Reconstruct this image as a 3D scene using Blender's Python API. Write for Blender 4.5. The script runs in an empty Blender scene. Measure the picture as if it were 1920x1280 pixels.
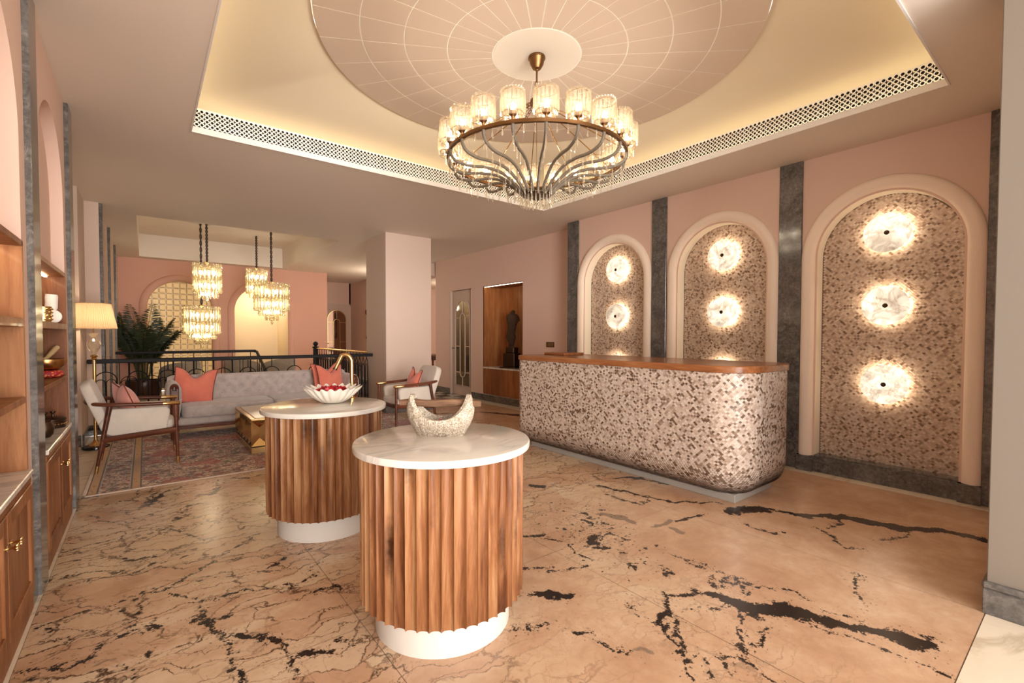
import bpy, bmesh, math, random
import numpy as np
from mathutils import Vector, Matrix
random.seed(7); rng = np.random.default_rng(7)
PI = math.pi
S = bpy.context.scene
COL = S.collection
# ------------------------------------------------------------------ camera, sky, exposure
F_PX, CAM_H = 875.0, 1.35
pitch, yaw, roll = math.atan(23 / F_PX), math.atan(688 / F_PX), math.radians(0.12)
fwd = Vector((math.sin(yaw) * math.cos(pitch), math.cos(yaw) * math.cos(pitch), -math.sin(pitch)))
right = Vector((math.cos(yaw), -math.sin(yaw), 0))
up = right.cross(fwd)
right, up = right * math.cos(roll) + up * math.sin(roll), up * math.cos(roll) - right * math.sin(roll)
cam = bpy.data.objects.new('camera', bpy.data.cameras.new('camera')); COL.objects.link(cam)
cam.data.sensor_fit = 'HORIZONTAL'; cam.data.sensor_width = 36.0
cam.data.lens = F_PX / 1920 * 36.0
cam.data.shift_y = 12 / 1920
cam.data.clip_start = 0.05
R3 = Matrix((right, up, -fwd)).transposed()
cam.matrix_world = Matrix.Translation((0, 0, CAM_H)) @ R3.to_4x4()
S.camera = cam
W = bpy.data.worlds.new('world'); S.world = W; W.use_nodes = True
W.node_tree.nodes['Background'].inputs[0].default_value = (1.0, 0.93, 0.87, 1)
W.node_tree.nodes['Background'].inputs[1].default_value = 2.6
S.view_settings.view_transform = 'Standard'; S.view_settings.look = 'None'
S.view_settings.gamma = 1.0; S.view_settings.use_curve_mapping = False
S.view_settings.exposure = 0.15
cy = S.cycles
cy.use_denoising = True; cy.denoiser = 'OPENIMAGEDENOISE'
cy.max_bounces = 10; cy.diffuse_bounces = 5; cy.glossy_bounces = 4; cy.transmission_bounces = 6; cy.transparent_max_bounces = 24
cy.sample_clamp_indirect = 6.0; cy.caustics_reflective = False; cy.caustics_refractive = False; cy.blur_glossy = 1.0
def lamp(name, kind, loc, energy, color=(1, .8, .55), size=.05, rot=None, size_y=None, spot=None):
    d = bpy.data.lights.new(name, kind); d.energy = energy; d.color = color
    if kind == 'AREA':
        d.size = size
        if size_y: d.shape = 'RECTANGLE'; d.size_y = size_y
    else: d.shadow_soft_size = size
    if spot: d.spot_size = spot; d.spot_blend = .8
    o = bpy.data.objects.new(name, d); COL.objects.link(o); o.location = loc
    if rot: o.rotation_euler = rot
    return o
WARM = (1.0, 0.74, 0.46); SOFT = (1.0, 0.86, 0.70)
lamp('entrance_daylight', 'AREA', (-1.6, -14.0, .9), 5800, (1, .94, .88), 12.5, (PI / 2, 0, 0), 8.5)
lamp('alcove_light', 'POINT', (2.44, 14.45, 2.35), 24, (1, .82, .60), .12)
lamp('block_room_light', 'AREA', (.70, 15.6, 1.6), 90, (1, .82, .58), 1.6, (-PI / 2, 0, 0), 2.6)
lamp('hall_fill', 'POINT', (8.2, 7.8, 2.7), 30, SOFT, .12)  # unseen point fills added to brighten the hall; no fixture is modelled
lamp('hall_fill', 'POINT', (8.2, 13.6, 2.7), 30, SOFT, .12)
lamp('hall_fill', 'POINT', (5.25, 12.2, 2.4), 48, SOFT, .10)  # added fill hidden behind the pillar, brightens the back region and ceiling

# ------------------------------------------------------------------ mesh helpers
class MB:
    def __init__(s): s.v = []; s.f = []
    def face(s, pts):
        n = len(s.v); s.v += [tuple(p) for p in pts]; s.f.append(tuple(range(n, n + len(pts)))); return s
    def add(s, v, f, M=None):
        n = len(s.v)
        if M is not None: v = [tuple(M @ Vector(p)) for p in v]
        s.v += [tuple(p) for p in v]; s.f += [tuple(i + n for i in q) for q in f]; return s
    def merge(s, o, M=None): return s.add(o.v, o.f, M)
    def box(s, c, d, b=0.0, M=None):
        hx, hy, hz = d[0] / 2, d[1] / 2, d[2] / 2; cx, cy_, cz = c
        b = min(b, hx * .99, hy * .99, hz * .99)
        if b <= 0:
            v = [(cx + i * hx, cy_ + j * hy, cz + k * hz) for i in (-1, 1) for j in (-1, 1) for k in (-1, 1)]
            f = [(0, 1, 3, 2), (4, 6, 7, 5), (0, 4, 5, 1), (2, 3, 7, 6), (0, 2, 6, 4), (1, 5, 7, 3)]
            return s.add(v, f, M)
        v = []; ix = {}
        for i in (-1, 1):
            for j in (-1, 1):
                for k in (-1, 1):
                    for a in range(3):
                        p = [hx - b, hy - b, hz - b]; p[a] += b
                        ix[i, j, k, a] = len(v); v.append((cx + i * p[0], cy_ + j * p[1], cz + k * p[2]))
        f = []
        sg = [(-1, -1), (1, -1), (1, 1), (-1, 1)]
        def key(a, s1, u, w):
            k = [0, 0, 0]; k[a] = s1; k[(a + 1) % 3] = u; k[(a + 2) % 3] = w; return tuple(k)
        for a in range(3):
            for s1 in (-1, 1):
                q = [ix[key(a, s1, u, w) + (a,)] for u, w in sg]; f.append(tuple(q if s1 > 0 else q[::-1]))
            for u in (-1, 1):
                for w in (-1, 1):
                    a1, a2 = (a + 1) % 3, (a + 2) % 3
                    k0, k1 = key(a, -1, u, w), key(a, 1, u, w)
                    q = [ix[k0 + (a1,)], ix[k1 + (a1,)], ix[k1 + (a2,)], ix[k0 + (a2,)]]; f.append(tuple(q if u * w > 0 else q[::-1]))
        for i in (-1, 1):
            for j in (-1, 1):
                for k in (-1, 1):
                    q = [ix[i, j, k, a] for a in range(3)]; f.append(tuple(q if i * j * k > 0 else q[::-1]))
        return s.add(v, f, M)
    def grid(s, P, cu=False, cv=False, M=None):
        nu, nv = len(P), len(P[0]); v = [p for r in P for p in r]; f = []
        for i in range(nu if cu else nu - 1):
            for j in range(nv if cv else nv - 1):
                a, b = i, (i + 1) % nu; c, d = j, (j + 1) % nv
                f.append((a * nv + c, b * nv + c, b * nv + d, a * nv + d))
        return s.add(v, f, M)
    def lathe(s, prof, n=24, c=(0, 0, 0), M=None, cap0=True, cap1=True, fn=None):
        P = []
        for k in range(n):
            t = 2 * PI * k / n
            P.append([(c[0] + r * math.cos(t), c[1] + r * math.sin(t), c[2] + z) for r, z in prof])
        s.grid(P, cu=True, M=M)
        for cap, (r, z) in ((cap0, prof[0]), (cap1, prof[-1])):
            if cap and r > 1e-5:
                q = [(c[0] + r * math.cos(2 * PI * k / n), c[1] + r * math.sin(2 * PI * k / n), c[2] + z) for k in range(n)]
                if cap is cap0 and (r, z) == prof[0]: q = q[::-1]
                s.add(q, [tuple(range(n))], M)
        return s
    def tube(s, path, r, n=8, closed=False, caps=True, M=None, flat=1.0, upv=None):
        P = [Vector(p) for p in path]; m = len(P); rr = r if hasattr(r, '__len__') else [r] * m
        rings = []; nrm = None
        for i in range(m):
            a = P[(i - 1) % m] if (closed or i > 0) else P[0]; b = P[(i + 1) % m] if (closed or i < m - 1) else P[-1]
            t = (b - a).normalized()
            if nrm is None:
                nrm = Vector(upv) if upv else (Vector((0, 0, 1)) if abs(t.z) < .9 else Vector((1, 0, 0)))
            nrm = (nrm - t * nrm.dot(t))
            if nrm.length < 1e-6: nrm = Vector((1, 0, 0)) - t * t.x
            nrm.normalize(); bn = t.cross(nrm)
            rings.append([tuple(P[i] + (nrm * math.cos(2 * PI * k / n) * flat + bn * math.sin(2 * PI * k / n)) * rr[i]) for k in range(n)])
        s.grid(rings, cu=closed, cv=True, M=M)
        if caps and not closed:
            s.add(rings[0][::-1], [tuple(range(n))], M); s.add(rings[-1], [tuple(range(n))], M)
        return s
    def sphere(s, c, r, n=10, m=6, sc=(1, 1, 1), M=None):
        P = []
        for i in range(m + 1):
            a = PI * i / m; P.append([(c[0] + r * sc[0] * math.sin(a) * math.cos(2 * PI * k / n), c[1] + r * sc[1] * math.sin(a) * math.sin(2 * PI * k / n), c[2] - r * sc[2] * math.cos(a)) for k in range(n)])
        return s.grid(P, cv=True, M=M)
    def prism(s, poly, h0, h1, mp=None):
        mp = mp or (lambda u, w, h: (u, w, h))
        n = len(poly); a = [mp(u, w, h0) for u, w in poly]; b = [mp(u, w, h1) for u, w in poly]
        s.add(a + b, [tuple(range(n))[::-1], tuple(range(n, 2 * n))] + [(i, (i + 1) % n, n + (i + 1) % n, n + i) for i in range(n)]); return s
    def mesh(s, name, mat, smooth=.6, fix=True):
        me = bpy.data.meshes.new(name); me.from_pydata(s.v, [], s.f)
        if fix:
            b = bmesh.new(); b.from_mesh(me); bmesh.ops.remove_doubles(b, verts=b.verts, dist=1e-5)
            bmesh.ops.recalc_face_normals(b, faces=b.faces); b.to_mesh(me); b.free()
        if smooth:
            me.polygons.foreach_set('use_smooth', [True] * len(me.polygons)); me.set_sharp_from_angle(angle=smooth)
        if mat: me.materials.append(mat)
        me.update(); return me
    def build(s, name, mat, parent=None, smooth=.6, fix=True, loc=None, rot=None):
        return inst(name, s.mesh(name, mat, smooth, fix), parent, loc, rot)
def inst(name, me, parent=None, loc=None, rot=None, scale=None):
    o = bpy.data.objects.new(name, me); COL.objects.link(o)
    if parent: o.parent = parent
    if loc is not None: o.location = loc
    if rot is not None: o.rotation_euler = rot if hasattr(rot, '__len__') else (0, 0, rot)
    if scale is not None: o.scale = scale
    return o
def tag(o, label, cat, group=None, kind=None):
    o['label'] = label; o['category'] = cat
    if group: o['group'] = group
    if kind: o['kind'] = kind
    return o
def thing(name, label, cat, loc=(0, 0, 0), rotz=0, group=None):
    o = bpy.data.objects.new(name, None); COL.objects.link(o); o.empty_display_size = .1
    o.location = loc; o.rotation_euler = (0, 0, rotz); return tag(o, label, cat, group)
def struct(o, label=None):
    o['kind'] = 'structure'
    if label: o['label'] = label
    return o
def dup(root, loc=None, rotz=None, label=None, group=None):
    def cp(o, par):
        c = o.copy(); COL.objects.link(c); c.parent = par
        for ch in list(o.children): cp(ch, c)
        return c
    r = cp(root, root.parent)
    if loc is not None: r.location = loc
    if rotz is not None: r.rotation_euler = (0, 0, rotz)
    if label: r['label'] = label
    if group: r['group'] = group
    return r
def bez(p0, p1, p2, p3, n):
    p0, p1, p2, p3 = map(Vector, (p0, p1, p2, p3)); out = []
    for i in range(n + 1):
        t = i / n; u = 1 - t; out.append(p0 * u**3 + p1 * 3 * u * u * t + p2 * 3 * u * t * t + p3 * t**3)
    return out
def smooth_path(pts, n=6):
    P = [Vector(p) for p in pts]; P = [P[0] * 2 - P[1]] + P + [P[-1] * 2 - P[-2]]; out = []
    for i in range(1, len(P) - 2):
        for k in range(n):
            t = k / n; a, b, c, d = P[i - 1:i + 3]
            out.append(.5 * ((2 * b) + (c - a) * t + (2 * a - 5 * b + 4 * c - d) * t * t + (3 * b - a - 3 * c + d) * t**3))
    return out + [P[-2]]
# ------------------------------------------------------------------ material helpers
class NT:
    def __init__(s, name):
        s.m = bpy.data.materials.new(name); s.m.use_nodes = True; s.t = s.m.node_tree; s.b = s.t.nodes['Principled BSDF']; s.out = s.t.nodes['Material Output']
    def n(s, typ, ins=None, **pr):
        d = s.t.nodes.new('ShaderNode' + typ)
        for k, v in pr.items(): setattr(d, k, v)
        for k, v in (ins or {}).items(): s.set(d.inputs[k], v)
        return d
    def set(s, sock, v):
        if hasattr(v, 'is_output') or isinstance(v, bpy.types.NodeSocket): s.t.links.new(v, sock)
        elif hasattr(v, 'outputs'): s.t.links.new(v.outputs[0], sock)
        else:
            if hasattr(v, '__len__') and len(v) == 3 and sock.type == 'RGBA': v = (*v, 1)
            sock.default_value = v
    def math(s, op, a, b=0.0, c=None, clamp=False):
        d = s.n('Math', operation=op, use_clamp=clamp); s.set(d.inputs[0], a); s.set(d.inputs[1], b)
        if c is not None: s.set(d.inputs[2], c)
        return d.outputs[0]
    def mix(s, f, a, b, typ='MIX'):
        d = s.n('Mix', data_type='RGBA', blend_type=typ); s.set(d.inputs[0], f); s.set(d.inputs[6], a); s.set(d.inputs[7], b); return d.outputs[2]
    def ramp(s, f, stops, interp='LINEAR'):
        d = s.n('ValToRGB'); s.set(d.inputs[0], f); cr = d.color_ramp; cr.interpolation = interp
        while len(cr.elements) < len(stops): cr.elements.new(.5)
        for e, (p, c) in zip(cr.elements, stops):
            e.position = p; e.color = (*c, 1) if hasattr(c, '__len__') else (c, c, c, 1)
        return d.outputs[0]
    def co(s, kind='Object', scale=None, loc=None, rot=None):
        if kind == 'World': v = s.n('NewGeometry').outputs['Position']
        else: v = s.n('TexCoord').outputs[kind]
        if scale is None and loc is None and rot is None: return v
        d = s.n('Mapping', {0: v})
        if scale is not None: d.inputs['Scale'].default_value = scale if hasattr(scale, '__len__') else (scale,) * 3
        if loc is not None: d.inputs['Location'].default_value = loc
        if rot is not None: d.inputs['Rotation'].default_value = rot
        return d.outputs[0]
    def noise(s, co, scale, detail=4, rough=.55, dist=0.0, out=0):
        return s.n('TexNoise', {'Vector': co, 'Scale': scale, 'Detail': detail, 'Roughness': rough, 'Distortion': dist}).outputs[out]
    def bsdf(s, **k):
        nm = dict(color='Base Color', rough='Roughness', metal='Metallic', spec='Specular IOR Level', emit='Emission Color', estr='Emission Strength', sheen='Sheen Weight', coat='Coat Weight', trans='Transmission Weight', alpha='Alpha', sss='Subsurface Weight', normal='Normal')
        for a, v in k.items(): s.set(s.b.inputs[nm[a]], v)
        return s.m
    def bump(s, h, strength=.3, dist=.01):
        d = s.n('Bump', {'Height': h, 'Strength': strength, 'Distance': dist}); s.set(s.b.inputs['Normal'], d.outputs[0]); return s
def lin(r, g, b): return tuple(((c / 255) / 12.92 if c / 255 <= .04045 else ((c / 255 + .055) / 1.055) ** 2.4) for c in (r, g, b))
def plain(name, col, rough=.5, metal=0.0, **k):
    t = NT(name); return t.bsdf(color=col, rough=rough, metal=metal, **k)
def paint(name, col):
    t = NT(name); h = t.noise(t.co('World'), 260, 2); t.bump(h, .06, .002)
    v = t.noise(t.co('World'), 1.3, 3)
    return t.bsdf(color=t.mix(t.math('MULTIPLY', v, .10), col, tuple(c * .82 for c in col)), rough=.75, spec=.25)
def marble_grey(name):
    t = NT(name); c = t.co('World'); a = t.noise(c, 5.0, 9, .68, 1.2); b = t.noise(c, 38, 6, .65)
    vein = t.math('ABSOLUTE', t.math('SUBTRACT', t.noise(c, 3.4, 9, .7, 1.4), .5))
    base = t.ramp(t.math('ADD', t.math('MULTIPLY', a, .6), t.math('MULTIPLY', b, .4)), [(.36, (.052, .047, .044)), (.5, (.115, .106, .099)), (.66, (.20, .187, .175))])
    c1 = t.mix(t.math('MULTIPLY', t.ramp(vein, [(0, .55), (.012, 0.0)]), t.ramp(b, [(.42, 0), (.6, 1)])), base, (.34, .31, .28))
    return t.bsdf(color=c1, rough=.13, spec=.5)
def marble_white(name, base=(.60, .56, .50), vein=(.45, .43, .42), s=2.0):
    t = NT(name); c = t.co('World', scale=(1, 2.2, 1), rot=(0, 0, .5)); n1 = t.noise(c, s, 7, .6, 1.0)
    v = t.math('ABSOLUTE', t.math('SUBTRACT', n1, .5)); cl = t.noise(c, s * .6, 3)
    a = t.mix(t.math('MULTIPLY', t.ramp(v, [(0, .9), (.06, 0)]), t.ramp(cl, [(.42, 0), (.58, 1)])), base, vein)
    a = t.mix(t.ramp(t.noise(c, s * 2.5, 6), [(.5, 0), (.8, .35)]), a, tuple(b * .85 for b in base))
    return t.bsdf(color=a, rough=.14)
def wood(name, dark, mid, light, axis='Z', scale=1.0, rough=.48, knots=False, coat=.05):
    t = NT(name); rnd = t.n('ObjectInfo').outputs['Random']
    off = t.n('CombineXYZ', {0: t.math('MULTIPLY', rnd, 37.0), 1: t.math('MULTIPLY', rnd, 91.0), 2: t.math('MULTIPLY', rnd, 53.0)}).outputs[0]
    base = t.n('VectorMath', {0: t.co('Object'), 1: off}, operation='ADD').outputs[0]
    st = {'X': (.09, 1, 1), 'Y': (1, .09, 1), 'Z': (1, 1, .09)}[axis]
    m = t.n('Mapping', {0: base}); m.inputs['Scale'].default_value = tuple(q * scale for q in st)
    g = t.noise(m.outputs[0], 26, 8, .62, .6); g2 = t.noise(m.outputs[0], 5, 4, .5, .8); fine = t.noise(m.outputs[0], 140, 3)
    f = t.math('ADD', t.math('ADD', t.math('MULTIPLY', g, .5), t.math('MULTIPLY', g2, .42)), t.math('MULTIPLY', fine, .10))
    f = t.math('ADD', f, t.math('MULTIPLY', t.math('SUBTRACT', rnd, .5), .14))
    c = t.ramp(f, [(.38, dark), (.50, mid), (.63, light)])
    if knots:
        mk = t.n('Mapping', {0: base}); mk.inputs['Scale'].default_value = (9, 9, 2.6)
        vo = t.n('TexVoronoi', {'Vector': mk.outputs[0], 'Scale': .75, 'Randomness': 1.0})
        kd = t.math('ADD', vo.outputs['Distance'], t.math('MULTIPLY', t.math('SUBTRACT', t.noise(base, 40, 3), .5), .18))
        kk = t.ramp(kd, [(.06, 1.0), (.17, .55), (.30, 0.0)])
        c = t.mix(kk, c, (.045, .016, .007))
    t.bump(f, .25, .004)
    return t.bsdf(color=c, rough=rough, coat=coat, spec=.2)
M = {}
M['pink'] = paint('pink_wall_paint', (.71, .515, .425))
M['pinklight'] = paint('pale_pink_paint', (.61, .47, .39))
M['ceil'] = paint('beige_ceiling_paint', (.79, .70, .605))
M['cove'] = paint('cream_cove_paint', (.74, .63, .46))
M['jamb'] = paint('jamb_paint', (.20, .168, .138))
M['basewhite'] = paint('plinth_white_paint', (.60, .56, .51))
M['band'] = paint('arch_band_lit_paint', (.90, .76, .64))  # lamp light on the bands put into the colour, paint lightened
M['rose'] = paint('dusty_rose_paint', (.66, .375, .285))
M['lip'] = paint('niche_lip_lit_paint', (.90, .82, .68))  # LED glow on the niche lip painted in; no strip built there
M['white'] = paint('white_paint', (.78, .74, .70))
M['panel'] = paint('medallion_panel_paint', (.60, .475, .375))
M['grey'] = marble_grey('grey_veined_marble')
M['mw'] = marble_white('white_marble')
M['bay'] = marble_white('bay_marble', (.76, .71, .63))
M['cream'] = marble_white('cream_floor_marble', (.78, .68, .54), (.55, .45, .33), 1.4)
M['oak'] = wood('honey_oak', (.20, .085, .030), (.36, .17, .065), (.47, .25, .105))
M['cab'] = wood('reddish_oak', (.17, .060, .022), (.27, .105, .040), (.37, .165, .068))
M['slat'] = wood('fluted_acacia', (.085, .027, .010), (.205, .082, .032), (.35, .19, .090), knots=True, scale=.8, rough=.33)
M['teak'] = wood('teak_lining', (.21, .075, .024), (.33, .125, .042), (.42, .18, .066))
M['top'] = wood('counter_top_wood', (.17, .058, .020), (.28, .105, .040), (.38, .165, .068), axis='Y', rough=.25)
M['walnut'] = wood('walnut', (.055, .016, .008), (.105, .032, .016), (.16, .055, .028), axis='X', rough=.3)
M['driftwood'] = wood('driftwood', (.05, .025, .015), (.16, .085, .048), (.32, .20, .12), axis='X', rough=.7, coat=0)
M['greystone'] = plain('pale_grey_stone', (.34, .32, .29), .4)
M['brass'] = plain('brushed_brass', (.62, .40, .17), .26, 1.0)
M['gold'] = plain('polished_gold', (.80, .58, .27), .16, 1.0)
M['bronze'] = plain('antique_bronze', (.22, .115, .050), .34, 1.0)
M['darkbronze'] = plain('dark_bronze', (.075, .045, .028), .38, .9)
M['black'] = plain('black_iron', (.006, .005, .006), .6, .0, spec=.25)
M['blackgloss'] = plain('black_gloss', (.012, .011, .012), .12)
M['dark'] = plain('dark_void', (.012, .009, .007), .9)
def glass_thin(name, tint=(1, .93, .80), refl=.5, glow=0.0, body=.25):
    t = NT(name); tr = t.n('BsdfTransparent', {0: tint}); gl = t.n('BsdfGlossy', {0: (1, .96, .9), 'Roughness': .06})
    tl = t.n('BsdfTranslucent', {0: (.95, .86, .70)}); df = t.n('BsdfDiffuse', {0: (.85, .78, .66)})
    lw = t.n('LayerWeight', {'Blend': refl}); m0 = t.n('MixShader', {0: .5, 1: tl, 2: df})
    m1 = t.n('MixShader', {0: body, 1: tr, 2: m0}); m2 = t.n('MixShader', {0: lw.outputs['Facing'], 1: m1, 2: gl}); sh = m2
    t.t.links.new(sh.outputs[0], t.out.inputs[0]); return t.m
M['crystal'] = glass_thin('crystal_prism', (.985, .955, .885), .40, body=.12)
M['drop'] = glass_thin('crystal_drop', (.97, .94, .88), .45, body=.16)
M['amberglass'] = glass_thin('pale_amber_glass', (.93, .87, .66), .50, body=.26)
M['clear'] = glass_thin('clear_glass', (.97, .97, .96), .35, body=.04)
def glow(name, col, st): return plain(name, (.8, .8, .8), .5, emit=col, estr=st)
M['bulb'] = glow('lit_bulb', (1, .87, .70), 190.0)
M['pbulb'] = glow('lit_pendant_bulb', (1, .87, .64), 40.0)
M['led'] = glow('warm_led_strip', (1, .80, .52), 26.0)
M['coveled'] = glow('cove_led_strip', (1, .83, .54), 6.8)
M['discled'] = glow('disc_backlight', (1, .84, .62), 13.0)
def alabaster():
    t = NT('lit_alabaster'); rnd = t.n('ObjectInfo').outputs['Random']; off = t.n('CombineXYZ', {0: t.math('MULTIPLY', rnd, 40.0), 2: t.math('MULTIPLY', rnd, 17.0)})
    c = t.n('VectorMath', {0: t.co('Object'), 1: off}, operation='ADD').outputs[0]
    a = t.noise(c, 7, 6, .62, 1.0); v = t.math('ABSOLUTE', t.math('SUBTRACT', t.noise(c, 5, 7, .62, 1.5), .5))
    f = t.math('MULTIPLY', t.ramp(a, [(.34, .45), (.56, 1.0)]), t.ramp(v, [(0, .62), (.05, 1)]))
    hot = t.ramp(t.noise(c, 3.2, 1), [(.40, .75), (.62, 1.5)])
    return t.bsdf(color=t.mix(f, (.42, .38, .32), (.86, .82, .74)), rough=.3, emit=t.mix(f, (.80, .60, .40), (1, .88, .68)), estr=t.math('MULTIPLY', t.math('MULTIPLY', f, hot), .85))
M['alabaster'] = alabaster()
def mosaic(name, stops, rough=.3):
    t = NT(name); a = t.n('Attribute', attribute_name='tone').outputs['Fac']; c = t.co('World')
    n = t.noise(c, 160, 4, .6); col = t.ramp(a, stops); col = t.mix(t.math('MULTIPLY', n, .35), col, (.16, .09, .055)); t.bump(n, .15, .002)
    return t.bsdf(color=col, rough=rough, spec=.6)
M['mosc'] = mosaic('shell_mosaic_counter', [(0, (.10, .062, .042)), (.10, (.20, .13, .09)), (.22, (.42, .31, .24)), (.42, (.60, .48, .395)), (.75, (.70, .585, .50)), (1, (.78, .68, .60))])
M['mosw'] = mosaic('shell_mosaic_niche', [(0, (.17, .10, .062)), (.09, (.32, .21, .14)), (.26, (.56, .41, .305)), (.65, (.72, .56, .44)), (1, (.82, .69, .57))])
M['grout'] = plain('mosaic_grout', (.20, .13, .09), .8)
# ------------------------------------------------------------------ dimensions of the room (metres)
XL, XR, XW, ZC, YB = -.465, 5.255, 5.548, 3.115, 13.795
HX0, HX1, HY0, HY1 = .344, 4.445, .72, 4.93          # coffer over the desk
VX0, VX1, VY0, VY1 = -.075, 2.875, 8.89, 13.45       # coffer over the stair well
SX0, SX1, SY0, SY1 = -.44, 3.2, 8.45, 11.62          # stair well
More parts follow.
